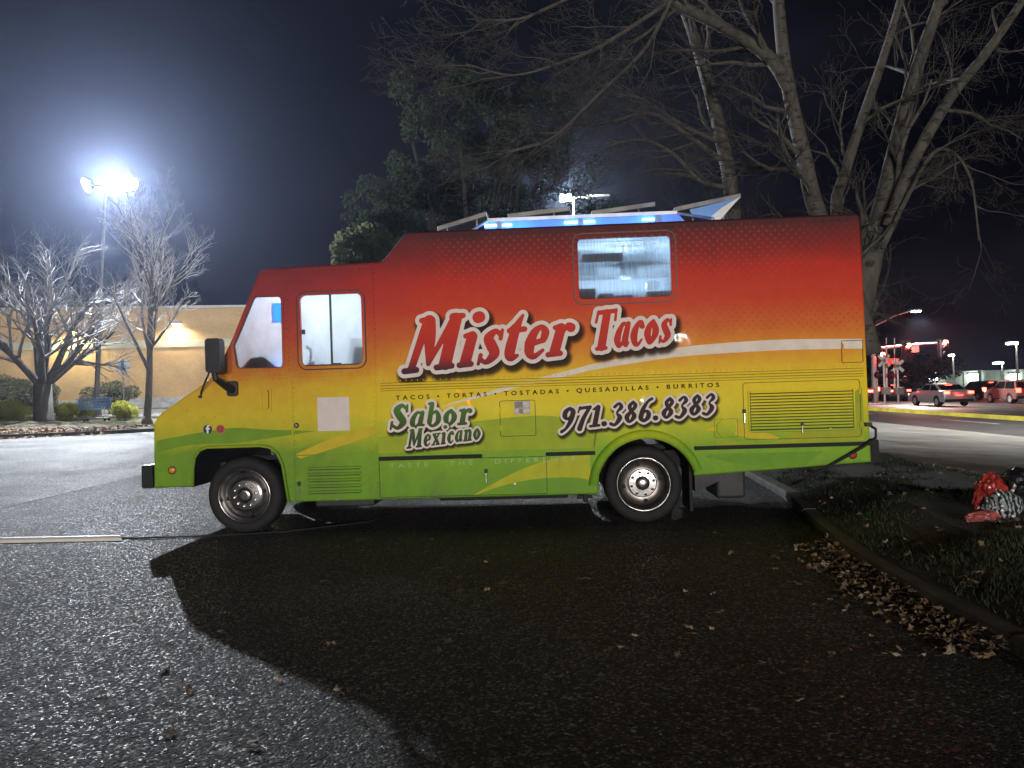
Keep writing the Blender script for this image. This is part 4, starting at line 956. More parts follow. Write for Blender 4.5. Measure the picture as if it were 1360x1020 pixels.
# ================================================================== trees
def bark_mat(name, col, marks):
    m = bpy.data.materials.new(name); m.use_nodes = True; t = NT(m); b = t.N['Principled BSDF']; tc = t.new('ShaderNodeTexCoord')
    mp = t.new('ShaderNodeMapping'); mp.inputs['Scale'].default_value = (1, 1, .35); t.L.new(tc.outputs['Object'], mp.inputs[0])
    n = t.noise(mp.outputs[0], 7, 6, .6); c = t.ramp(n, [(.3, tuple(x * .6 for x in col)), (.7, tuple(x * 1.25 for x in col))])
    if marks:
        mp2 = t.new('ShaderNodeMapping'); mp2.inputs['Scale'].default_value = (1, 1, 2.2); t.L.new(tc.outputs['Object'], mp2.inputs[0])
        k = t.ramp(t.noise(mp2.outputs[0], 4.2, 3, .6), [(.56, 0.0), (.63, 1.0)]); c = t.mix(t.math('MULTIPLY', k, .85), c, (.02, .018, .015))
    t.L.new(c, b.inputs['Base Color']); b.inputs['Roughness'].default_value = .85
    bp = t.new('ShaderNodeBump'); bp.inputs['Strength'].default_value = .5; bp.inputs['Distance'].default_value = .02; t.L.new(n, bp.inputs['Height']); t.L.new(bp.outputs[0], b.inputs['Normal'])
    return m
M['bark_pale'] = bark_mat('pale_bark', (.105, .095, .082), True)
M['bark_dark'] = bark_mat('dark_bark', (.075, .065, .055), False)
M['bark_grey'] = bark_mat('grey_bark', (.12, .11, .10), False)
M['twig'] = mat('twig', (.050, .044, .040), .85, var=.3)
M['twig_grey'] = mat('grey_twig', (.15, .14, .13), .8, var=.25)
def grow(T, Tw, p, d, L, r, lvl, mx, nch, rnd, up=.12, gn=.16, spread=(.45, 1.0), shrink=(.45, .72), bias=None):
    ns = 6 if lvl == 0 else (5 if lvl == 1 else (4 if lvl == 2 else 3))
    pts = [Vector(p)]; rad = [r]; dirs = []; d = Vector(d).normalized()
    for k in range(ns):
        d = (d + Vector((rnd.gauss(0, gn), rnd.gauss(0, gn), rnd.gauss(0, gn) + up)) + (bias * .10 if bias else Vector())).normalized()
        dirs.append(d.copy()); pts.append(pts[-1] + d * (L / ns)); rad.append(max(.0035, r * (1 - .75 * (k + 1) / ns)))
    (T if lvl < 2 else Tw).tube(pts, rad, 8 if lvl == 0 else (6 if lvl == 1 else (4 if lvl == 2 else 3)), cap=False)
    if lvl >= mx: return
    n = nch[min(lvl, len(nch) - 1)]
    for c in range(n):
        t = .28 + .72 * (c + rnd.random()) / n; k = min(ns - 1, int(t * ns)); f = t * ns - k
        q = pts[k].lerp(pts[k + 1], f); dd = dirs[k]; a = rnd.uniform(*spread)
        ax = dd.orthogonal().normalized(); ax.rotate(Matrix.Rotation(rnd.uniform(0, 2 * math.pi), 3, dd)); nd = dd.copy(); nd.rotate(Matrix.Rotation(a, 3, ax))
        grow(T, Tw, q, nd, L * rnd.uniform(*shrink) * (1.15 - .4 * t), rad[k] * .58, lvl + 1, mx, nch, rnd, up, gn, spread, shrink, bias)
def bare_tree(base, label, h, r, nch, seed, bark, twig, group=None, first=None, mx=4, up=.12, lean=(0, 0), spread=(.45, 1.0), flare=True, shrink=(.45, .72), gn=.16, name='bare_tree'):
    rnd = random.Random(seed); o = empty(name, base, 0, label, 'tree', group); T, Tw = MB(), MB(); b = Vector(base)
    if first:                                                    # short bole that forks into several limbs
        T.tube([b + Vector((0, 0, -.1)), b + Vector((0, 0, .12)), b + Vector((lean[0], lean[1], first))], [r * 1.35, r * 1.05, r * .95], 12)
        nl = nch[0]
        for k in range(nl):
            a = 2 * math.pi * k / nl + rnd.uniform(-.3, .3); sl = rnd.uniform(.5, .95)
            grow(T, Tw, b + Vector((lean[0], lean[1], first - .12)), (math.cos(a) * sl, math.sin(a) * sl, .8), h * rnd.uniform(.42, .6), r * .45, 1, mx, nch, rnd, up, gn, spread, shrink)
    else:
        if flare: T.tube([b + Vector((0, 0, -.1)), b + Vector((0, 0, .3))], [r * 1.5, r * 1.02], 10)
        grow(T, Tw, b, (lean[0], lean[1], 1), h, r, 0, mx, nch, rnd, up, .05, spread, shrink)
    adopt(T.build('trunk', bark, smooth='all', fix=False), o); adopt(Tw.build('crown', twig, fix=False), o)
    return o
b1_ = at(58, 562, 35.5); b1_.z = g(b1_.x) + .1
bare_tree(b1_, 'squat dark bare tree with thick short trunk between the hedge bushes', 8.6, .40, (9, 8, 6, 4), 11, M['bark_dark'], M['twig_grey'], first=1.7, mx=4, up=.06, spread=(.4, .9))
b2_ = at(195, 560, 33.5); b2_.z = g(b2_.x) + .1
bare_tree(b2_, 'slender upright bare tree below the flood lamp', 7.6, .17, (16, 8, 5, 4), 23, M['bark_grey'], mat('pale_twig', (.40, .38, .36), .8, var=.2), mx=4, up=.13, spread=(.5, .9), shrink=(.36, .58), lean=(.03, 0))

# pale multi-stemmed tree behind the rear of the truck
bx, by = 7.6, 15.6
big = empty('multi_stem_tree', (bx, by, 0), 0, 'large pale-barked multi-stemmed bare tree rising behind the rear of the truck', 'tree')
T, Tw = MB(), MB(); rnd = random.Random(77)
def stem(px, Y, r0, r1, nb, L, bias=None, twl=3, n=10):
    P = [at(x, y, Y if not hasattr(Y, '__len__') else Y[i]) for i, (x, y) in enumerate(px)]
    Q = []
    for i in range(len(P) - 1):
        p0, p1, p2, p3 = P[max(i - 1, 0)], P[i], P[i + 1], P[min(i + 2, len(P) - 1)]
        for k in range(5):
            t = k / 5; Q.append(.5 * ((2 * p1) + (p2 - p0) * t + (2 * p0 - 5 * p1 + 4 * p2 - p3) * t * t + (3 * p1 - p0 - 3 * p2 + p3) * t ** 3))
    Q.append(P[-1]); m = len(Q)
    rad = [r0 + (r1 - r0) * i / (m - 1) for i in range(m)]
    T.tube(Q, rad, n)
    for c in range(nb):
        i = int((.12 + .86 * (c + rnd.random()) / nb) * (m - 1)); i = min(i, m - 2); dd = (Q[i + 1] - Q[i]).normalized()
        a = rnd.uniform(.5, 1.15); ax = dd.orthogonal().normalized(); ax.rotate(Matrix.Rotation(rnd.uniform(0, 6.28), 3, dd)); nd = dd.copy(); nd.rotate(Matrix.Rotation(a, 3, ax))
        if bias: nd = (nd + bias * .5).normalized()
        grow(T, Tw, Q[i], nd, L * rnd.uniform(.5, 1.1), max(.012, rad[i] * .38), 1, twl + 1, (0, 6, 4, 3), rnd, .03, .20, (.4, 1.0), (.42, .7), bias)
LB = Vector((-1, -.15, -.12))
stem([(1112, 590), (1126, 470), (1148, 380), (1164, 310), (1176, 260), (1194, 180), (1215, 100), (1252, -10), (1290, -120)], 15.6, .30, .07, 9, 2.6)
stem([(1158, 470), (1130, 380), (1085, 280), (1068, 210), (1046, 110), (1036, 30), (1030, -60)], 15.4, .20, .10, 9, 2.6, LB)
stem([(1050, 120), (1020, 75), (960, 36), (890, 2), (820, -30)], [15.3, 15.1, 14.8, 14.4, 14], .14, .08, 10, 2.8, LB)
stem([(1150, 450), (1112, 290), (1122, 230), (1148, 150), (1172, 80), (1196, 0), (1215, -80)], 15.9, .13, .06, 8, 2.2)
stem([(1180, 300), (1210, 220), (1262, 130), (1310, 70), (1352, 10), (1400, -60)], 15.2, .13, .06, 9, 2.4, Vector((.5, 0, -.35)))
stem([(1172, 330), (1230, 215), (1262, 200), (1290, 240), (1300, 320)], 15.0, .05, .012, 8, 1.3, Vector((.2, 0, -.8)))
stem([(890, 2), (800, 60), (740, 85), (680, 100), (620, 85)], [14.4, 13.8, 13.4, 13, 12.8], .045, .010, 10, 1.5, LB)
stem([(905, -30), (860, 60), (790, 130), (730, 185), (660, 205)], [14.2, 13.9, 13.5, 13.2, 13], .04, .010, 11, 1.5, LB)
stem([(830, -40), (750, 0), (690, 25), (620, 25)], [14, 13.6, 13.2, 13], .04, .010, 10, 1.4, LB)
adopt(T.build('trunk', M['bark_pale'], smooth='all', fix=False), big); adopt(Tw.build('crown', M['twig'], fix=False), big)
# second bare tree left of it
sec = empty('leaning_tree', (5.1, 17.6, 0), 0, 'thinner leaning bare tree with drooping limbs above the awning', 'tree')
T, Tw = MB(), MB(); rnd = random.Random(41)
stem([(985, 620), (980, 420), (972, 262), (955, 170), (940, 110), (922, 50), (905, 0), (880, -70)], 17.6, .19, .10, 8, 2.6, LB)
stem([(962, 215), (900, 170), (860, 150), (800, 165), (740, 172)], [17.6, 17.2, 17, 16.8, 16.6], .06, .012, 10, 2.0, LB)
stem([(958, 190), (905, 165), (868, 140), (840, 128), (780, 120)], [17.6, 17.3, 17, 16.8, 16.6], .05, .012, 9, 1.8, LB)
stem([(972, 250), (930, 240), (895, 205), (850, 185), (790, 200)], [17.6, 17.5, 17.4, 17.2, 17], .06, .012, 10, 1.8, LB)
adopt(T.build('trunk', M['bark_pale'], smooth='all', fix=False), sec); adopt(Tw.build('crown', M['twig'], fix=False), sec)
# twiggy thicket tree further behind
p_ = at(880, 600, 22); p_.z = 0
bare_tree(p_, 'dense twiggy bare tree behind the awning of the truck', 6.6, .14, (10, 8, 5, 4), 5, M['bark_dark'], M['twig'], mx=4, up=.05, spread=(.6, 1.2), first=1.6)
p_ = at(1060, 600, 21); p_.z = 0
bare_tree(p_, 'small thin bare tree between the pale stems behind the truck', 5.6, .09, (9, 6, 5, 3), 8, M['bark_dark'], M['twig'], mx=4, up=.06, first=1.8, spread=(.5, 1.1))

# leafy crowns
def leaf_mat(name, a, b):
    m = bpy.data.materials.new(name); m.use_nodes = True; t = NT(m); bs = t.N['Principled BSDF']; tc = t.new('ShaderNodeTexCoord')
    n = t.noise(tc.outputs['Object'], 2.5, 4); t.L.new(t.ramp(n, [(.35, a), (.65, b)]), bs.inputs['Base Color'])
    bs.inputs['Roughness'].default_value = .9; bs.inputs['Specular IOR Level'].default_value = .06
    tl = t.new('ShaderNodeBsdfTranslucent'); tl.inputs[0].default_value = tuple(min(1, 1.3 * x) for x in b) + (1,); mx = t.new('ShaderNodeMixShader'); mx.inputs[0].default_value = .45
    t.L.new(bs.outputs[0], mx.inputs[1]); t.L.new(tl.outputs[0], mx.inputs[2]); t.L.new(mx.outputs[0], t.N['Material Output'].inputs[0])
    return m
M['leaf_dark'] = leaf_mat('dark_evergreen_leaf', (.008, .013, .007), (.024, .032, .017))
M['leaf_hedge'] = leaf_mat('hedge_leaf', (.16, .18, .03), (.34, .33, .06))
M['leaf_grey'] = leaf_mat('grey_shrub_leaf', (.05, .055, .03), (.10, .10, .06))
def leaves(mb, c, rx, ry, rz, n, size, rnd, shell=.55):
    for _ in range(n):
        while True:
            v = Vector((rnd.uniform(-1, 1), rnd.uniform(-1, 1), rnd.uniform(-1, 1)))
            if shell < v.length < 1 or (v.length < 1 and rnd.random() < .18): break
        p = Vector(c) + Vector((v.x * rx, v.y * ry, v.z * rz)); s = size * rnd.uniform(.6, 1.4)
        a = Vector((rnd.gauss(0, 1), rnd.gauss(0, 1), rnd.gauss(0, 1))).normalized(); b = a.orthogonal().normalized()
        mb.face([p - a * s, p + b * s * .45, p + a * s, p - b * s * .45])
def leafy(name, base, label, cat, clumps, size, m, seed, dens=900, group=None, trunk=None, limb=True):
    rnd = random.Random(seed); o = empty(name, base, 0, label, cat, group); L = MB(); T = MB(); b = Vector(base)
    for (c, r) in clumps:
        leaves(L, c, r * rnd.uniform(.85, 1.2), r, r * rnd.uniform(.7, 1.0), int(dens * r * r), size, rnd)
        if limb and (len(clumps) < 30 or rnd.random() < .06): T.tube([b + Vector((0, 0, .25 * (c[2] - b.z))), b.lerp(Vector(c), .6) + Vector((0, 0, .1)), Vector(c)], [trunk * .5, trunk * .3, trunk * .1], 6)
    if trunk: T.tube([b + Vector((0, 0, -.1)), b + Vector((0, 0, max(.3, .35 * max(c[2] - b.z for c, r in clumps))))], [trunk, trunk * .6], 8)
    adopt(L.build('crown', m, fix=False), o)
    if T.v: adopt(T.build('trunk', M['bark_dark'], smooth='all', fix=False), o)
    return o
rnd = random.Random(9); cl = []
for (px, py, r) in ((520, 320, 1.2), (560, 290, 1.5), (600, 250, 1.6), (545, 235, 1.2), (650, 220, 1.7), (700, 250, 1.6), (640, 290, 1.6), (700, 300, 1.4), (590, 190, 1.3), (660, 160, 1.5), (720, 190, 1.4), (520, 265, 1.0), (740, 215, 1.0), (620, 140, 1.0), (700, 140, 1.0), (575, 330, 1.3), (640, 335, 1.4), (800, 300, .8), (560, 160, .8), (498, 300, .8)):
    for _ in range(int(9 * r)):
        v = Vector((rnd.gauss(0, .55), rnd.gauss(0, .55), rnd.gauss(0, .5))); c = at(px, py, 26) + v * r
        cl.append((c, rnd.uniform(.28, .62)))
p_ = at(640, 560, 26); p_.z = 0
leafy('evergreen_tree', p_, 'big dark leafy evergreen tree behind the roof of the truck', 'tree', cl, .065, M['leaf_dark'], 3, 900, trunk=.35)
cl = [(at(px, py, 24 + (k % 3) * .3), r) for k, (px, py, r) in enumerate(((470, 340, .8), (495, 322, .7), (463, 318, .45), (515, 345, .7), (480, 365, .8)))]
p_ = at(485, 545, 24); p_.z = 0
leafy('leafy_tree', p_, 'small pale green leafy tree peeping over the cab roof', 'tree', cl, .10, leaf_mat('pale_leaf', (.03, .04, .02), (.09, .10, .05)), 13, 1500, trunk=.12)
# clipped hedge bushes on the island
for i, (px, w, Y, lab) in enumerate(((20, 1.0, 36.2, 'clipped yellow-green bush left of the squat dark tree'), (88, .85, 36.6, 'clipped yellow-green bush between the squat tree and the shopping cart'), (113, .7, 37.6, 'clipped yellow-green bush partly hidden behind the shopping cart'), (166, .82, 36.2, 'round yellow-green bush between the shopping cart and the slender tree'), (-22, .9, 36.4, 'clipped yellow-green bush at the far end of the hedge row'))):
    p_ = at(px, 558, Y); p_.z = g(p_.x) + .08; rr = random.Random(60 + i)
    cl = [(p_ + Vector((rr.uniform(-.4, .4) * w, rr.uniform(-.3, .3), .45 + rr.uniform(-.12, .18))), .5 * w * rr.uniform(.8, 1.1)) for _ in range(7)]
    leafy('hedge_bush', p_, lab, 'bush', cl, .05, M['leaf_hedge'], 70 + i, 3800, 'clipped bushes of the island hedge', trunk=.05)
for i, (px, py, Y, w, lab) in enumerate(((40, 520, 50, 1.8, 'grey-green unclipped shrub behind the squat dark tree'), (145, 515, 48, 1.3, 'grey-green unclipped shrub behind the lamp post foot'), (-5, 490, 52, 2.4, 'tall grey-green shrub by the corner of the tan building'))):
    p_ = at(px, 545, Y); p_.z = g(p_.x); rr = random.Random(90 + i)
    cl = [(p_ + Vector((rr.uniform(-1, 1) * w, rr.uniform(-.5, .5), .9 + rr.uniform(-.4, .7))), .75 * w * rr.uniform(.5, .8)) for _ in range(8)]
    leafy('wild_shrub', p_, lab, 'bush', cl, .09, M['leaf_grey'], 95 + i, 900, 'unclipped shrubs before the tan building', trunk=.08)

# ================================================================== left: island, cart, sign, building
isl = MB()
pts_i = [(-60, 22.6), (-16.9, 25.2), (-14.7, 26.4), (-13.4, 28.6), (-13.0, 31.5), (-13.6, 39), (-60, 42)]
isl.v += [(x, y, g(x) + .11) for x, y in pts_i]; isl.f.append(tuple(range(len(pts_i))))
isl.v = []; isl.f = []
nx_, ny_ = 60, 26
for j in range(ny_ + 1):
    for i in range(nx_ + 1):
        x = -60 + (47.0) * (i / nx_) ** .6; y0 = 22.8 + (x + 60) * .056 if x < -16.9 else 25.2 + max(0, (x + 16.9)) ** 1.6 * .42
        y = y0 + (42 - y0) * j / ny_; isl.v.append((x, y, g(x) + .11 + .05 * math.sin(.8 * x + 1.1 * y) * min(1, j / 3)))
for j in range(ny_):
    for i in range(nx_): a = j * (nx_ + 1) + i; isl.f.append((a, a + 1, a + nx_ + 2, a + nx_ + 1))
tag(isl.build('island_bed', mat('island_soil', (.085, .07, .035), .95, var=.5, scale=1.5, bump=.5, bscale=14), fix=False), kind='structure')
ik = empty('island_kerb', (-20, 25, g(-20)), kind='structure')
def ky(x): return 22.8 + (x + 60) * .056 if x < -16.9 else 25.2 + max(0, (x + 16.9)) ** 1.6 * .42
xs_ = [-45 + k * 1.6 for k in range(20)] 
for xa in xs_:
    q = MB(); vs = []; k_ = 5
    for j in range(k_ + 1):
        x = xa + .01 + 1.58 * j / k_; y = ky(x)
        for (dy, z) in ((-.16, -.05), (-.16, .10), (-.13, .13), (0, .13), (0, -.05)): vs.append((x, y + dy, g(x) + z))
    fs = [(j * 5 + a, j * 5 + a + 1, j * 5 + a + 6, j * 5 + a + 5) for j in range(k_) for a in range(4)] + [(0, 1, 2, 3, 4), tuple(k_ * 5 + a for a in range(5))]
    q.add(vs, fs); adopt(q.build('kerb_stone', M['kerb']), ik)
M['lawn'] = mat('lawn_blade', (.07, .10, .025), .8, var=.4, scale=2)
def isl_pt(rnd):
    x = rnd.uniform(-30, -13.2); y = ky(x) + .05 + rnd.random() * 9.0
    if math.sin(.9 * x + .5 * y) + math.sin(2.3 * y - x) < rnd.uniform(-1.2, .8): return None
    return x, y, g(x) + .11
grass('island_grass', isl_pt, 26000, .04, .13, M['lawn'], 'short grass on the lit island by the hedge', 15)
# shopping cart
c0 = at(129, 562, 34.6); c0.z = g(c0.x) + .14
cart = empty('shopping_cart', c0, R(8), 'blue plastic shopping cart standing on the island by the hedge', 'shopping cart')
BL = mat('blue_plastic', (.07, .15, .30), .45, var=.15); BLH = mat('blue_handle', (.03, .06, .15), .4, var=.1)
def cpart(name, fn, m): q = MB(); fn(q); return q.build(name, m, cart)
def basket(q):
    for sy in (-1, 1):
        for k in range(9):
            t = k / 8; x = -.62 + 1.12 * t
            q.box((x, sy * .27, .74 + .04 * t), (.03, .015, .40 + .10 * t), ry=.12)
        for k in range(5):
            z = .56 + k * .105; q.tube([(-.66 - .02 * k, sy * .27, z + .03), (.50 + .02 * k, sy * .27, z - .02 + .02 * k)], .012, 5)
    for k in range(8): q.box((-.66, -.26 + k * .074, .76), (.015, .02, .42)); q.box((.5, -.26 + k * .074, .80), (.015, .02, .48))
    for k in range(9): q.box((-.08, -.26 + k * .065, .53), (1.16, .02, .015))
cpart('basket', basket, BL)
cpart('rim_bar', lambda q: [q.tube([(-.74, s * .27, .99), (.54, s * .27, 1.02)], .022, 6) for s in (-1, 1)], BL)
cpart('handle', lambda q: q.tube([(.50, -.28, 1.0), (.62, -.28, 1.04), (.62, .28, 1.04), (.50, .28, 1.0)], .018, 8), BLH)
cpart('frame', lambda q: [q.tube([(.52, s * .25, 1.0), (.40, s * .25, .40), (.42, s * .25, .14), (-.5, s * .2, .16)], .016, 6) for s in (-1, 1)], M['galv'])
cpart('lower_rack', lambda q: [q.tube([(-.5, -.2 + .1 * k, .22), (.42, -.25 + .125 * k, .26)], .01, 5) for k in range(5)], M['galv'])
for sx, sy in ((-.48, -.2), (-.48, .2), (.42, -.25), (.42, .25)): cpart('castor', lambda q: q.lathe([(-.02, 0), (-.02, .06), (.02, .06), (.02, 0)], (sx, sy, .06), n=14), M['black_rubber'])
# road sign seen from behind
s0 = at(165, 552, 41); s0.z = g(s0.x)
sg = empty('road_sign', s0, 0, 'octagonal sign seen from its grey back on a thin post before the tan building', 'sign')
st_ = at(165, 486, 41) - s0
q = MB(); q.tube([(0, 0, 0), (0, 0, st_.z + .4)], .035, 8); q.build('post', M['pole_steel'], sg)
q = MB(); q.prism([(.40 * math.cos(R(22.5 + 45 * k)), st_.z + .40 * math.sin(R(22.5 + 45 * k))) for k in range(8)], .04, .046); q.build('sign_plate', M['alu'], sg)
q = MB(); q.box((0, -.05, st_.z), (.16, .012, .62)); q.build('side_plate', mat('blue_plate', (.05, .08, .14), .5, var=.1), sg)
# building with tan walls
bl = at(-160, 545, 62); br = at(420, 545, 66); W0 = Vector((bl.x, 60, 0)); W1 = Vector((br.x, 66, 0))
bang = math.atan2(W1.y - W0.y, W1.x - W0.x); bw = (W1 - W0).length
bz = .4
bd = empty('store_building', (W0.x, W0.y, bz), bang, 'long tan brick store building behind the bare trees', 'building')
def brick_mat(name, a, b, mor):
    m = bpy.data.materials.new(name); m.use_nodes = True; t = NT(m); bs = t.N['Principled BSDF']; tc = t.new('ShaderNodeTexCoord')
    sp = t.new('ShaderNodeSeparateXYZ'); t.L.new(tc.outputs['Object'], sp.inputs[0]); cb = t.new('ShaderNodeCombineXYZ'); t.L.new(sp.outputs['X'], cb.inputs['X']); t.L.new(sp.outputs['Z'], cb.inputs['Y'])
    br = t.new('ShaderNodeTexBrick'); br.inputs['Scale'].default_value = 2.5; br.inputs['Color1'].default_value = a + (1,); br.inputs['Color2'].default_value = b + (1,); br.inputs['Mortar'].default_value = mor + (1,); br.inputs['Mortar Size'].default_value = .015
    t.L.new(cb.outputs[0], br.inputs['Vector']); n = t.noise(tc.outputs['Object'], .5, 4)
    t.L.new(t.mix(.35, br.outputs['Color'], t.ramp(n, [(.3, .3), (.7, .7)]), 'OVERLAY'), bs.inputs['Base Color']); bs.inputs['Roughness'].default_value = .9
    return m
BH = 8.35
q = MB(); q.box((bw / 2, 6, BH / 2), (bw, 12, BH)); q.build('wall', brick_mat('tan_brick', (.40, .255, .115), (.34, .215, .095), (.33, .23, .13)), bd)
q = MB(); q.box((bw / 2, -.02, BH - 2.9), (bw + .02, .10, .62)); q.build('wall_band', brick_mat('pale_brick', (.36, .33, .23), (.33, .30, .21), (.3, .27, .2)), bd)
q = MB(); q.box((bw / 2, -.01, .5), (bw + .02, .08, 1.0)); q.build('plinth', M['concrete'], bd)
q = MB(); q.box((bw / 2, 5.95, BH + .1), (bw + .3, 12.3, .22)); q.build('coping', mat('coping', (.34, .31, .25), .7, var=.15), bd)
for k in range(1, 8):
    q = MB(); q.box((bw * k / 8, -.055, (BH - 3.3) / 2 + .6), (.10, .06, BH - 4.2)); q.build('wall_joint', brick_mat('joint_brick', (.32, .22, .11), (.3, .2, .1), (.3, .22, .13)), bd)
def wall_lamp(px, py, w, col):
    p = at(px, py, 61.0); d = Vector((math.cos(bang), math.sin(bang), 0)); f = W0 + d * ((p - W0).dot(d)); f.z = p.z
    nrm = Vector((d.y, -d.x, 0)); loc = (f - Vector((W0.x, W0.y, bz))); lx = (p - W0).dot(d); lz = p.z - bz
    q = MB(); q.box((lx, -.22, lz), (.7, .36, .22)); o = q.build('wall_lamp', M['pole_steel'], bd)
    q = MB(); q.box((lx, -.26, lz - .15), (.6, .30, .08)); q.build('lamp_glass', glow('wall_lamp_glass', col, 30), o)
    spot('wall_lamp_light', f + nrm * .5 + Vector((0, 0, -.3)), f + nrm * 1.0 + Vector((0, 0, -6)), w, col, 165, .5, .15)
wall_lamp(85, 437, 2600, (1.0, .92, .50)); wall_lamp(222, 424, 1500, (1.0, .85, .6)); wall_lamp(345, 430, 1500, (1.0, .85, .6))

# lot lamp behind the truck roof
t2 = at(752, 263, 44); f2 = Vector((t2.x + .4, 44, 0))
l2 = empty('lot_lamp', f2, 0, 'distant single-headed white lamp shining through the evergreen above the roof', 'lamp post')
q = MB(); q.tube([(0, 0, 0), (0, 0, t2.z)], [.1, .07], 10); q.tube([(0, 0, t2.z), (-.4, 0, t2.z + .05)], .04, 6); q.tube([(0, 0, t2.z), (1.3, 0, t2.z + .05)], .04, 6); q.build('pole', M['pole_steel'], l2, True)
q = MB(); q.box((-.45, -.1, t2.z + .05), (.6, .4, .16)); h_ = q.build('lamp_head', M['pole_steel'], l2)
q = MB(); q.face([(-.76, -.305, t2.z - .26), (-.16, -.305, t2.z - .26), (-.16, -.305, t2.z + .16), (-.76, -.305, t2.z + .16)]); q.build('lamp_glass', glow('far_lamp_glass', COOL, 160), l2, fix=False)
q = MB(); q.box((1.4, -.05, t2.z + .02), (1.3, .5, .12)); q.build('lamp_head', M['pole_steel'], l2)
point('lot_lamp_light', (f2.x - .45, 43.4, t2.z), 9000, (.9, 1.0, .95), .2)
# ================================================================== vehicles on the street
def car_paint(n, c): return mat(n, c, .3, .25, var=.06, coat=.8)
GLASS = mat('car_glass', (.008, .009, .011), .08, var=0, spec=.6)
def car(loc, rz, kind, paint, label, brake=18.0, head=6.0):
    """front towards +x in its own frame"""
    o = empty('car' if kind != 'pickup' else 'pickup_truck', loc, rz, label, 'car' if kind != 'pickup' else 'pickup')
    if kind == 'sedan':
        L, W, H = 4.7, 1.78, 1.45
        low = [(-2.33, .30), (-2.36, .62), (-2.30, .92), (-2.15, 1.0), (-1.55, 1.03), (1.0, .98), (1.9, .86), (2.2, .74), (2.34, .55), (2.33, .28)]
        top = [(-1.75, 1.0), (-1.05, 1.38), (-.5, 1.45), (.2, 1.44), (.95, .98)]
    elif kind == 'suv':
        L, W, H = 4.6, 1.84, 1.72
        low = [(-2.26, .38), (-2.30, .75), (-2.24, 1.06), (-1.5, 1.10), (1.0, 1.06), (1.85, .98), (2.18, .84), (2.28, .62), (2.27, .34)]
        top = [(-2.2, 1.06), (-1.9, 1.60), (-1.5, 1.70), (.1, 1.71), (.35, 1.66), (1.05, 1.06)]
    else:
        L, W, H = 5.6, 1.95, 1.85
        low = [(-2.8, .50), (-2.82, 1.12), (-.55, 1.14), (1.3, 1.12), (2.4, 1.06), (2.72, .92), (2.78, .5)]
        top = [(-.55, 1.12), (-.45, 1.78), (-.2, 1.86), (.75, 1.84), (1.45, 1.12)]
    wb = 1.38 if kind != 'pickup' else 1.75; wr = .33 if kind == 'sedan' else .37
    # lower body with wheel cut-outs
    def arch(cx, rr): return [(cx + rr * math.cos(R(a)), wr + rr * math.sin(R(a))) for a in range(180, -1, -20)]
    base = low[0][1]
    bot = [(-L / 2 + .06, base)] + [(p[0], max(p[1], base - .06)) for p in arch(-wb, wr + .07)] + [(p[0], max(p[1], base - .06)) for p in arch(wb, wr + .07)] + [(L / 2 - .06, low[-1][1])]
    loop = bot + low[::-1][1:-1] if False else bot + [p for p in low[::-1]][1:-1]
    q = MB(); n_ = len(loop)
    secs = [(-W / 2, .90), (-W / 2 + .06, 1.0), (W / 2 - .06, 1.0), (W / 2, .90)]
    cz = .65
    for (y, k) in secs: q.v += [(p[0] * (1 - (1 - k) * .12), y, cz + (p[1] - cz) * (1 if p[1] < .5 else (k + .02 if k < 1 else 1))) for p in loop]
    for s_ in range(3):
        for j in range(n_): q.f.append((s_ * n_ + j, s_ * n_ + (j + 1) % n_, (s_ + 1) * n_ + (j + 1) % n_, (s_ + 1) * n_ + j))
    for s_ in (0, 3):
        tr = tessellate_polygon([[Vector((p[0], p[1], 0)) for p in loop]]); q.f += [tuple(s_ * n_ + a for a in t) for t in tr]
    q.build('body', paint, o, True)
    # cabin: roof and pillars painted, glass set in
    ti = .16
    q = MB(); m_ = len(top); hi = max(p[1] for p in top); lo_ = min(p[1] for p in top)
    def yy(z, s): return s * (W / 2 - .05 - ti * (z - lo_) / (hi - lo_))
    for s in (-1, 1): q.v += [(p[0], yy(p[1], s), p[1]) for p in top]
    for j in range(m_ - 1): q.f.append((j, j + 1, m_ + j + 1, m_ + j))
    q.f.append(tuple(range(m_))); q.f.append(tuple(range(m_, 2 * m_)))
    q.build('cabin', paint, o, True)
    cx = sum(p[0] for p in top) / m_
    for s in (-1, 1):                                            # side windows
        x0, x1 = top[0][0], top[-1][0]; xm = (x0 + x1) / 2 - .05
        zt, zb = hi - .10, lo_ + .05
        def ed(z, end):
            pts = top if end == 0 else top[::-1]
            for a, b in zip(pts, pts[1:]):
                if a[1] <= z <= b[1]: return a[0] + (b[0] - a[0]) * (z - a[1]) / max(1e-6, b[1] - a[1])
            return pts[0][0]
        for (a0, a1, b0, b1) in ((ed(zb, 0) + .22, xm - .04, ed(zt, 0) + .16, xm - .04), (xm + .04, ed(zb, 1) - .16, xm + .04, ed(zt, 1) - .08)):
            q = MB(); q.face([(a0, yy(zb, s) + s * .006, zb), (a1, yy(zb, s) + s * .006, zb), (b1, yy(zt, s) + s * .006, zt), (b0, yy(zt, s) + s * .006, zt)]); q.build('side_window', GLASS, o, fix=False)
    for (pa, pb, nm, dx) in ((top[0], top[1], 'rear_window', -.006), (top[-1], top[-2], 'windscreen', .006)):
        za, zb = pa[1] + .06, pb[1] - .04; xa = pa[0] + (pb[0] - pa[0]) * .1; xb = pa[0] + (pb[0] - pa[0]) * .92
        q = MB(); q.face([(xa + dx, yy(za, -1) + .10, za + .006), (xa + dx, yy(za, 1) - .10, za + .006), (xb + dx, yy(zb, 1) - .06, zb + .006), (xb + dx, yy(zb, -1) + .06, zb + .006)]); q.build(nm, GLASS, o, fix=False)
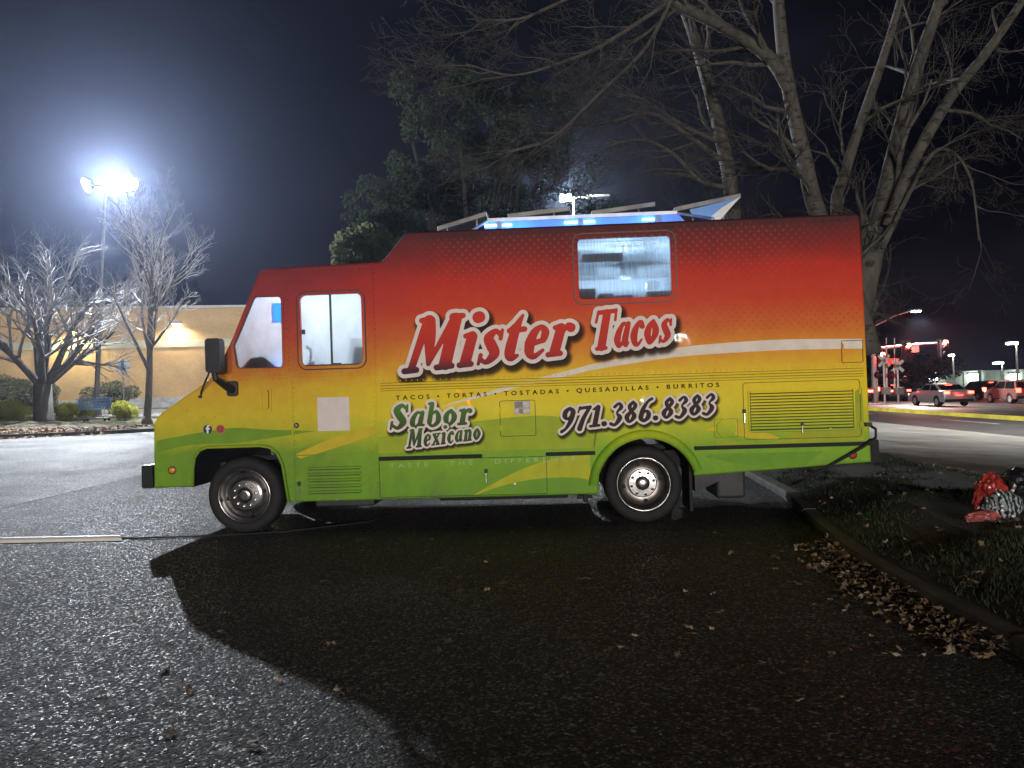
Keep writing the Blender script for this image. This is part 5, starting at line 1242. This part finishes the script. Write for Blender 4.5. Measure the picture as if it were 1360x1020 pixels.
    for sx in (-1, 1):
        for s in (-1, 1):
            y = s * (W / 2 - .10)
            q = MB(); q.lathe([(-.10, wr * .62), (-.11, wr * .9), (-.08, wr), (.08, wr), (.11, wr * .9), (.10, wr * .62)], (sx * wb, y, wr), n=24); w = q.build('wheel', M['black_rubber'], o, True)
            q = MB(); q.lathe([(s * .10, wr * .64), (s * .09, wr * .5), (s * .07, wr * .2), (s * .085, .0)], (sx * wb, y, wr), n=20); q.build('rim', M['alu'], w, True)
    red = glow('brake_lamp', (1.0, .05, .03), brake); zt = .88 if kind == 'sedan' else (.98 if kind == 'suv' else 1.0)
    rx = min(p[0] for p in low)
    for s in (-1, 1):
        q = MB(); q.box((rx + .05, s * (W / 2 - .17), zt), (.14, .30, .15 if kind == 'sedan' else .30)); q.build('tail_lamp', red, o)
        q = MB(); q.box((-rx - .10, s * (W / 2 - .22), .70 if kind == 'sedan' else .84), (.16, .34, .14)); q.build('headlamp', glow('head_lamp', (1, .96, .9), head), o)
        q = MB(); q.box((top[-1][0] - .25, s * (W / 2 + .05), lo_ + .08), (.12, .16, .12)); q.build('wing_mirror', paint, o)
    q = MB(); q.box((top[1][0] - .1, 0, hi - .12), (.04, .4, .03)); q.build('high_brake_lamp', red, o)
    q = MB(); q.box((rx - .005, 0, .72 if kind != 'pickup' else .70), (.02, .5, .13)); q.build('number_plate', M['white_paint'], o)
    q = MB(); q.box((rx + .02, 0, base + .10), (.12, W - .1, .16)); q.build('bumper', M['black_plastic'] if kind != 'pickup' else M['chrome'], o)
    # wheels and lamps throw red light on the road behind
    p = Matrix.Rotation(rz, 3, 'Z') @ Vector((rx - .35, 0, zt)) + Vector(loc)
    point('brake_light', p, 14 if kind != 'pickup' else 14, (1, .06, .04), .2)
    return o
def on_road(x, y): return (x, y, g(x) - .03)
car(on_road(27.2, 49.3), R(88), 'sedan', car_paint('silver_blue_paint', (.30, .34, .38)), 'silver-blue sedan with red tail lamps waiting on the street')
car(on_road(36.6, 56.6), R(84), 'suv', car_paint('red_grey_paint', (.22, .11, .11)), 'dusky red sport utility car behind the silver-blue sedan in the next lane', 14)
car(on_road(27.4, 62.5), R(90), 'pickup', car_paint('dark_red_paint', (.10, .02, .03)), 'dark red pickup braking ahead of the silver-blue sedan', 24)
car(on_road(32.0, 66.0), R(88), 'sedan', car_paint('dark_paint', (.05, .05, .06)), 'dark sedan with glowing brake lamps beyond the silver-blue sedan', 22)

car(on_road(43.5, 72.0), R(86), 'suv', car_paint('black_paint', (.02, .02, .022)), 'added black sport utility car queuing beyond the dusky red car', 30)  # extra car, added for the red glow of its tail lamps
car(on_road(24.6, 57.0), R(90), 'sedan', car_paint('maroon_paint', (.07, .02, .02)), 'added maroon sedan stopped in the lane next to the median', 30)  # another added car, also for more red glow on the street
# two cars parked across the lot; the lit headlamps of one mirror in the truck's side
def headlight(x, y, z, w): spot('headlight', (x, y, z), (x + .3, y + 14, z + .55), w, (.93, .96, 1.0), 75, .8, .05)
car((3.9, -17.5, 0), R(90), 'suv', car_paint('grey_paint', (.12, .12, .13)), 'grey car with lit headlamps parked facing the side of the truck', 1.0, 220.0)
for dx in (-.7, .7): headlight(3.9 + dx, -15.05, .84, 900)
car((-4.3, -15.5, 0), R(-90), 'sedan', car_paint('blue_paint', (.05, .06, .12)), 'dark blue sedan parked with its glowing tail lamps towards the truck', 160.0)
# ================================================================== signals and crossing
SG = 58.0
def gz(v): return g(v.x)
p0 = at(1162, 520, SG); pt = at(1160, 434, SG); base_s = Vector((p0.x, SG, g(p0.x)))
ms = empty('traffic_signal', base_s, 0, 'traffic signal mast with long arm, red lights lit', 'traffic signal')
H_ = pt.z - base_s.z
q = MB(); q.tube([(0, 0, 0), (0, 0, H_)], [.24, .17], 14); q.build('mast', M['galv'], ms, True)
a0 = at(1163, 463, SG) - base_s; a1 = at(1253, 455, SG) - base_s
q = MB(); q.tube([a0, a0.lerp(a1, .5) + Vector((0, 0, .05)), a1], [.14, .11, .07], 10); q.build('mast_arm', M['galv'], ms, True)
redl = glow('red_signal', (1.0, .10, .06), 240); off = mat('dark_lens', (.02, .02, .02), .3, var=0)
def signal_head(px, py, arm=True):
    c = at(px, py, SG) - base_s
    q = MB(); q.box((c.x, -.22, c.z - .42), (.46, .24, 1.26)); h = q.build('signal_head', M['black_plastic'], ms)
    q = MB(); q.box((c.x, -.09, c.z - .42), (.82, .02, 1.6)); q.build('backplate', M['black_plastic'], h)
    for k in range(3):
        q = MB(); q.lathe([(-.345, 0), (-.345, .16), (-.33, .16)], (c.x, 0, c.z - .41 * k), n=18); q.build('signal_lens', redl if k == 0 else off, h)
        q = MB()
        for j in range(9):
            a = R(-20 + 220 * j / 8); q.v += [(c.x + .18 * math.cos(a), -.34, c.z - .41 * k + .18 * math.sin(a)), (c.x + .18 * math.cos(a), -.58, c.z - .41 * k + .18 * math.sin(a) - .02)]
        for j in range(8): q.f.append((2 * j, 2 * j + 1, 2 * j + 3, 2 * j + 2))
        q.build('visor', M['black_plastic'], h)
    point('signal_light', base_s + Vector((c.x, -.7, c.z)), 260, (1, .05, .04), .1)
signal_head(1203, 459); signal_head(1251, 455); signal_head(1168, 471)
sc_ = at(1213, 463, SG) - base_s
q = MB(); q.box((sc_.x, -.2, sc_.z), (.62, .03, .55)); q.build('lane_sign', M['white_paint'], ms)
ss = at(1181, 480, SG) - base_s
q = MB(); q.box((ss.x, -.2, ss.z), (1.3, .03, .42)); q.build('name_sign', mat('red_sign', (.45, .12, .10), .5, var=.2, scale=3), ms)
# luminaire arm on the mast top
e_ = at(1212, 412, SG) - base_s; b_ = at(1163, 432, SG) - base_s
q = MB(); q.tube([b_, b_.lerp(e_, .5) + Vector((0, 0, .12)), e_], [.06, .05, .04], 8); q.build('lamp_arm', M['galv'], ms, True)
q = MB(); q.box((e_.x + .25, 0, e_.z), (.75, .32, .16)); q.build('lamp_head', M['galv'], ms)
q = MB(); q.box((e_.x + .25, -.02, e_.z - .10), (.55, .28, .10)); q.build('lamp_glass', glow('mast_lamp_glass', (1, .96, .85), 70), ms)
spot('street_light', base_s + e_ + Vector((.25, -.1, -.3)), base_s + e_ + Vector((.3, -3, -9)), 9000, (1, .95, .85), 130, .6, .2)
# rail crossing signals: masts with crossbuck, lamps and a raised gate arm
def crossbuck(q, c, s, rz=.0):
    for a in (R(45), R(-45)): q.box((c[0], c[1] - .05, c[2]), (1.22 * s, .03, .23 * s), ry=a)
def crossing(px, top_py, cb_py, label, gate_px, seed):
    b = at(px, 521, SG - 3); b = Vector((b.x, SG - 3, g(b.x))); t = at(px, cb_py, SG - 3)
    o = empty('crossing_signal', b, 0, label, 'crossing signal', 'rail crossing signals by the street'); c = t - b
    q = MB(); q.tube([(0, 0, 0), (0, 0, c.z + .5)], .07, 8); q.build('mast', M['white_paint'], o, True)
    q = MB(); crossbuck(q, (0, 0, c.z), .9); q.build('crossbuck', M['white_paint'], o)
    q = MB(); q.box((0, 0, c.z - 1.0), (1.2, .06, .07)); q.build('lamp_bar', M['galv'], o)
    for s in (-1, 1):
        q = MB(); q.lathe([(-.10, 0), (-.10, .25), (-.06, .26), (.0, .12)], (s * .5, 0, c.z - 1.0), n=16); q.build('lamp_disc', M['black_plastic'], o)
        q = MB(); q.lathe([(-.12, 0), (-.12, .10)], (s * .5, 0, c.z - 1.0), n=14); q.build('lamp_lens', mat('red_lens', (.3, .03, .03), .2, var=0), o)
    gt = at(px + gate_px, top_py, SG - 3) - b
    q = MB(); q.tube([(gate_px * .06, -.1, 1.1), gt], [.07, .035], 6); ga = q.build('gate_arm', M['white_paint'], o)
    rd = mat('red_band', (.5, .04, .03), .5, var=.1)
    for k in range(4):
        f0 = .2 + .2 * k; A = Vector((gate_px * .06, -.1, 1.1)); q = MB(); q.tube([A.lerp(gt, f0), A.lerp(gt, f0 + .09)], [.075 - .035 * f0, .07 - .035 * f0], 6); q.build('red_band', rd, ga)
    q = MB(); q.box((.1, 0, .9), (.5, .4, .5)); q.build('gate_motor', M['galv'], o)
crossing(1175, 449, 479, 'white rail crossing mast with crossbuck beside the signal mast', 2, 1)
crossing(1193, 449, 486, 'white rail crossing mast with raised gate arm nearer the waiting cars', -5, 2)
# street lamp on the pavement, just beside the view
slp = Vector((20.5, 20.0, g(20.5))); so = empty('street_lamp', slp, 0, 'tall street lamp on the median opposite the verge', 'street lamp')
q = MB(); q.tube([(0, 0, 0), (0, 0, 9)], [.11, .07], 10); q.tube([(0, 0, 9), (-2.0, 0, 9.3)], .05, 8); q.build('pole', M['galv'], so, True)
q = MB(); q.box((-2.2, 0, 9.32), (.8, .34, .14)); q.build('lamp_head', M['galv'], so)
q = MB(); q.box((-2.2, 0, 9.23), (.6, .28, .06)); q.build('lamp_glass', glow('median_lamp_glass', NEUT, 60), so)
spot('street_light', slp + Vector((-2.2, 0, 9.1)), slp + Vector((-3.4, .5, 0)), 15000, NEUT, 112, .9, .15)
# further lamps down the street
def far_lamp(px, py, Y, label, col, w=2.0):
    t = at(px, py, Y); b = Vector((t.x, Y, g(t.x))); h = t.z - b.z
    o = empty('street_lamp', b, 0, label, 'street lamp')
    q = MB(); q.tube([(0, 0, 0), (0, 0, h)], [.14, .09], 8); q.tube([(0, 0, h), (-.9, 0, h + .1)], .05, 6); q.build('pole', M['galv'], o, True)
    q = MB(); q.box((-.5, 0, h + .06), (1.2, .4, .16)); q.build('lamp_head', M['galv'], o)
    q = MB(); q.box((-.5, -.05, h - .08), (1.0, .4, .16)); q.build('lamp_glass', glow('far_glass', col, 60), o)
far_lamp(1266, 471, 95, 'far street lamp with pale yellow light above the silver-blue sedan', (1, .95, .8))
far_lamp(1331, 481, 90, 'far street lamp with bluish light above the dusky red car', (.8, .95, 1.0))
far_lamp(1350, 455, 80, 'far street lamp on a tall pole, warm light, beyond the dusky red car', (1, .88, .7))
# long low warehouse across the street with three wall lights
FB = 120.0
wl0, wl1 = at(1232, 525, FB), at(1460, 525, FB); wt = at(1300, 494, FB).z
wz = g(wl0.x) - .2
wh = empty('warehouse', (wl0.x, FB, wz), 0, 'long low pale green warehouse with three wall lights across the street', 'building')
ww = wl1.x - wl0.x
q = MB(); q.box((ww / 2, 8, (wt - wz) / 2), (ww, 16, wt - wz)); q.build('wall', mat('pale_green_wall', (.20, .22, .17), .8, var=.15, scale=.3), wh)
q = MB(); q.box((ww / 2, 7.9, wt - wz + .1), (ww + .4, 16.4, .24)); q.build('roof_edge', mat('roof_edge', (.2, .2, .18), .7, var=.1), wh)
for k in range(1, 9): q = MB(); q.box((ww * k / 9, -.06, (wt - wz) / 2), (.5, .14, wt - wz)); q.build('pilaster', mat('pilaster', (.18, .20, .155), .8, var=.15), wh)
for px in (1237, 1291, 1346):
    c = at(px, 501, FB) - Vector((wl0.x, FB, wz))
    q = MB(); q.box((c.x, -.3, c.z), (1.3, .4, .9)); lm = q.build('wall_light', glow('wall_light_glass', (.82, .95, 1.0), 30), wh)
    q = MB(); q.box((c.x, -.1, c.z + .55), (1.5, .5, .15)); q.build('light_hood', M['galv'], lm)
    point('wall_light', Vector((wl0.x, FB, wz)) + Vector((c.x, -1.2, c.z)), 420, (.85, 1.0, .95), .3)
# utility pole and tree line in the far dark
rnd = random.Random(4)
for k, (px, py, Y, r, lab) in enumerate(((1236, 490, 112, 3.0, 'rounded dark tree at the left end of the warehouse'), (1215, 498, 108, 2.4, 'low dark tree behind the crossing masts'), (1185, 500, 112, 3.0, 'broad dark tree beyond the pickup'))):
    c = at(px, py, Y); b = Vector((c.x, Y, g(c.x)))
    cl = [(c + Vector((rnd.uniform(-1, 1) * r, rnd.uniform(-1, 1), rnd.uniform(-.8, .6) * r)), r * rnd.uniform(.4, .7)) for _ in range(8)]
    leafy('far_tree', b, lab, 'tree', cl, .3, M['leaf_dark'], 30 + k, 90, 'trees beyond the street', trunk=.25)
up_ = at(1302, 520, 100); up_.z = g(up_.x); tp = at(1302, 492, 100)
o = empty('utility_pole', up_, 0, 'pale utility pole before the warehouse wall', 'pole'); q = MB(); q.tube([(0, 0, 0), (0, 0, tp.z - up_.z)], [.22, .16], 8); q.build('post', M['galv'], o, True); q = MB(); q.box((0, 0, tp.z - up_.z + .05), (.4, .4, .1)); q.build('cap', M['galv'], o)

# ================================================================== near things on the ground
# white cable cover with a black cord running on to the truck
cc = empty('cable_cover', (-6.0, 8.06, 0), 0, 'white plastic cable cover lying on the asphalt in front of the truck', 'cable cover')
def strip_cover(q, xa, xb):
    prof = [(-.065, 0), (-.052, .026), (-.018, .044), (.018, .044), (.052, .026), (.065, 0)]
    for x, sh in ((xa, 0), (xb, .11)):
        q.v += [(x - (p[0] + .065) / .13 * sh * (1 if sh else 0), 8.06 - (x + 6.0) * .06 + p[0], p[1]) for p in prof]
    for j in range(5): q.f.append((j, j + 1, j + 7, j + 6))
    q.f.append(tuple(range(6))); q.f.append(tuple(range(6, 12)))
for xa, xb in ((-9.2, -7.2), (-7.19, -5.75), (-5.745, -4.02)):
    q = MB(); strip_cover(q, xa, xb); adopt(q.build('cover_length', M['white_paint']), cc)
q = MB(); q.tube([(-4.2, 7.955, .02), (-3.9, 7.93, .012), (-3.4, 7.93, .012), (-2.9, 7.95, .012), (-2.4, 8.05, .012), (-1.6, 8.5, .012), (-1.5, 9.0, .012)], .009, 6)
tag(q.build('power_cord', M['black_rubber'], smooth='all'), 'thin black power cord running along the asphalt under the truck cab', 'cord')
# crumpled bags on the verge
def crumple(name, c, sx, sy, sz, m, seed, label, amp=.3, tail=None):
    rnd = random.Random(seed); bm = bmesh.new(); bmesh.ops.create_icosphere(bm, subdivisions=4, radius=1.0)
    ks = [(Vector((rnd.gauss(0, 1), rnd.gauss(0, 1), rnd.gauss(0, 1))) * rnd.uniform(1.5, 5), rnd.uniform(0, 6), rnd.uniform(.4, 1)) for _ in range(14)]
    for v in bm.verts:
        p = v.co.copy(); s = sum(a * abs(math.sin(k.dot(p) + f)) for k, f, a in ks) / 14
        s2 = sum(abs(math.sin(2.7 * k.dot(p) + 2 * f)) for k, f, a in ks) / 14; v.co = p * (1 + amp * (s - .55) * 2.6 + amp * (s2 - .63) * 1.5)
        v.co = Vector((v.co.x * sx, v.co.y * sy, max(-.55, v.co.z) * sz))
        if tail: 
            t_ = max(0, v.co.dot(tail.normalized()) / tail.length); v.co += tail * t_ * t_ * .6
    me = bpy.data.meshes.new(name); bm.to_mesh(me); bm.free(); me.materials.append(m)
    o = bpy.data.objects.new(name, me); COL.objects.link(o); o.location = c; tag(o, label, 'bag', 'crumpled bags on the verge'); return o
def foil(name, a, b, sc=14):
    m = bpy.data.materials.new(name); m.use_nodes = True; t = NT(m); bs = t.N['Principled BSDF']; tc = t.new('ShaderNodeTexCoord')
    wv = t.new('ShaderNodeTexWave'); wv.inputs['Scale'].default_value = sc * .55; wv.inputs['Distortion'].default_value = 9; wv.inputs['Detail'].default_value = 3; t.L.new(tc.outputs['Object'], wv.inputs['Vector'])
    n = wv.outputs['Fac']; t.L.new(t.mix(t.ramp(n, [(.40, 0.0), (.52, 1.0)]), a, b), bs.inputs['Base Color']); bs.inputs['Roughness'].default_value = .28; return m
bx_, by_ = 4.05, 6.70
hz = hill(bx_, by_)
crumple('plastic_bag', (bx_ + .13, by_ + .10, hz + .25), .14, .12, .17, mat('red_foil', (.30, .03, .025), .25, var=.5, scale=14), 1, 'crumpled red plastic bag on top of the heap on the verge', tail=Vector((-.10, 0, -.12)))
crumple('plastic_bag', (bx_ + .16, by_, hz + .13), .17, .14, .15, foil('grey_foil', (.02, .022, .025), (.30, .34, .36)), 2, 'grey and black patterned bag below the red bag')
crumple('plastic_bag', (bx_ + .38, by_ + .12, hz + .22), .19, .16, .22, mat('black_foil', (.012, .012, .014), .3, var=.3), 3, 'tied black plastic bag at the back of the heap', amp=.25)
crumple('plastic_bag', (bx_ + .46, by_ - .12, hz + .14), .09, .10, .22, foil('white_foil', (.03, .03, .035), (.42, .42, .45), 11), 4, 'tall thin white and black patterned bag beside the black bag', tail=Vector((-.05, 0, -.1)))
crumple('plastic_bag', (bx_ + .0, by_ - .06, hz + .06), .15, .06, .06, mat('pink_foil', (.32, .08, .07), .3, var=.5, scale=20), 5, 'small flattened pink and white wrapper at the foot of the heap', tail=Vector((-.14, 0, -.02)))
crumple('plastic_bag', (bx_ + .62, by_ + .0, hz + .2), .10, .10, .16, mat('dull_red_foil', (.22, .05, .05), .35, var=.4, scale=10), 6, 'dull red bag leaning on the right of the tied black bag'.replace(' on the right of', ' against'))
q = MB(); q.tube([(bx_ - .06, by_ - .1, hz + .03), (bx_ + .12, by_ - .14, hz + .02), (bx_ + .28, by_ - .1, hz + .07), (bx_ + .36, by_ - .02, hz + .16)], .010, 6)
tag(q.build('strap', M['dull_steel'], smooth='all'), 'thin pale strap curving out under the patterned bag', 'strap')
# fallen leaves: a drift along the kerb, and loose single leaves
def leaf_geo(rnd, s):
    n = 9; pts = []
    for k in range(n):
        a = 2 * math.pi * k / n; rr = s * (1 if k % 2 == 0 else .62) * rnd.uniform(.75, 1.1); pts.append(Vector((rr * math.cos(a), rr * math.sin(a) * .8, rnd.uniform(-.18, .30) * s)))
    return pts
def leaf_set(name, gen, n, m, label, seed):
    rnd = random.Random(seed); mb = MB()
    for _ in range(n):
        p, s, tl = gen(rnd); L = leaf_geo(rnd, s); mm = Matrix.Rotation(rnd.uniform(0, 6.28), 3, 'Z') @ Matrix.Rotation(rnd.gauss(0, tl), 3, 'X') @ Matrix.Rotation(rnd.gauss(0, tl), 3, 'Y')
        P = [mm @ v + Vector(p) for v in L]; c = sum(P, Vector()) / len(P) + Vector((0, 0, s * .12))
        i = len(mb.v); mb.v += [tuple(c)] + [tuple(v) for v in P]; mb.f += [(i, i + 1 + k, i + 1 + (k + 1) % len(P)) for k in range(len(P))]
    return tag(mb.build(name, m, fix=False), label, 'leaves', kind='stuff')
def lm(name, cols):
    m = bpy.data.materials.new(name); m.use_nodes = True; t = NT(m); b = t.N['Principled BSDF']; gi = t.new('ShaderNodeNewGeometry')
    t.L.new(t.ramp(gi.outputs['Random Per Island'], [(k / (len(cols) - 1), c) for k, c in enumerate(cols)]), b.inputs['Base Color']); b.inputs['Roughness'].default_value = .7; return m
BROWNS = [(.08, .05, .03), (.14, .09, .055), (.21, .16, .11), (.11, .065, .04), (.27, .22, .165), (.09, .07, .05), (.26, .18, .06)]
M['leaves'] = lm('dry_leaves', BROWNS)
def drift(rnd):
    y = 3.9 + 2.8 * rnd.random(); x = kerb_x(y) - .02 - abs(rnd.gauss(0, .17)); h = max(0, .08 - (kerb_x(y) - x) * .45)
    return (x, y, .012 + rnd.random() * h), rnd.uniform(.018, .040), .45
leaf_set('leaf_drift', drift, 620, M['leaves'], 'drift of dry brown leaves piled along the kerb', 2)
def vleaf(rnd):
    y = 3.6 + 7 * rnd.random(); x = kerb_x(y) + .2 + rnd.random() * 3; return (x, y, hill(x, y) + .03), rnd.uniform(.02, .045), .4
leaf_set('verge_leaves', vleaf, 260, M['leaves'], 'dead leaves scattered through the grass of the verge', 3)
def ileaf(rnd):
    x = rnd.uniform(-32, -14); y = ky(x) + rnd.uniform(-.9, 3.2); return (x, y, g(x) + (.15 if y > ky(x) else .03)), rnd.uniform(.05, .11), .4
leaf_set('island_leaves', ileaf, 2600, lm('rusty_leaves', [(.30, .12, .05), (.36, .18, .08), (.22, .10, .05), (.42, .26, .12)]), 'rusty fallen leaves along the kerb of the lit island', 4)
# loose leaves, one by one
rnd = random.Random(12); protos = []
for k in range(6):
    q = MB(); L = leaf_geo(rnd, 1.0); c = sum(L, Vector()) / len(L) + Vector((0, 0, .12)); q.v = [tuple(c)] + [tuple(v) for v in L]; q.f = [(0, 1 + j, 1 + (j + 1) % len(L)) for j in range(len(L))]
    q.tube([(-.9, 0, .05), (-1.6, .1, .02)], .03, 3); me = bpy.data.meshes.new('fallen_leaf'); me.from_pydata(q.v, [], q.f); me.materials.append(mat('leaf_%d' % k, BROWNS[k], .7, var=.3, scale=3)); protos.append(me)
spots = [(rnd.uniform(-3.2, 2.3), 2.9 + 4.6 * rnd.random() ** 1.2) for _ in range(70)] + [(rnd.uniform(1.0, 2.45), rnd.uniform(3.0, 5.5)) for _ in range(26)]
for k, (x, y) in enumerate(spots):
    o = bpy.data.objects.new('fallen_leaf', protos[k % 6]); COL.objects.link(o); s = rnd.uniform(.014, .040); o.scale = (s, s, s)
    o.location = (x, y, .006 + .2 * s); o.rotation_euler = (rnd.gauss(0, .2), rnd.gauss(0, .2), rnd.uniform(0, 6.28))
    tag(o, 'single dry leaf lying on the dark asphalt', 'leaf', 'single leaves scattered on the asphalt')

# ================================================================== thin haze, added so the lamps show a glow
if HAZE_DENSITY > 0:
    q = MB(); q.box((0, 160, 11.5), (612, 532, 30)); hz_ = q.build('haze', None)
    m = bpy.data.materials.new('haze'); m.use_nodes = True; nt = m.node_tree; nt.nodes.remove(nt.nodes['Principled BSDF'])
    v = nt.nodes.new('ShaderNodeVolumePrincipled'); v.inputs['Color'].default_value = (.55, .66, 1, 1); v.inputs['Density'].default_value = HAZE_DENSITY; v.inputs['Anisotropy'].default_value = .82
    nt.links.new(v.outputs[0], nt.nodes['Material Output'].inputs['Volume']); hz_.data.materials.append(m)
    tag(hz_, 'thin night haze added over the whole place to make the lamps glow', 'haze', kind='stuff')
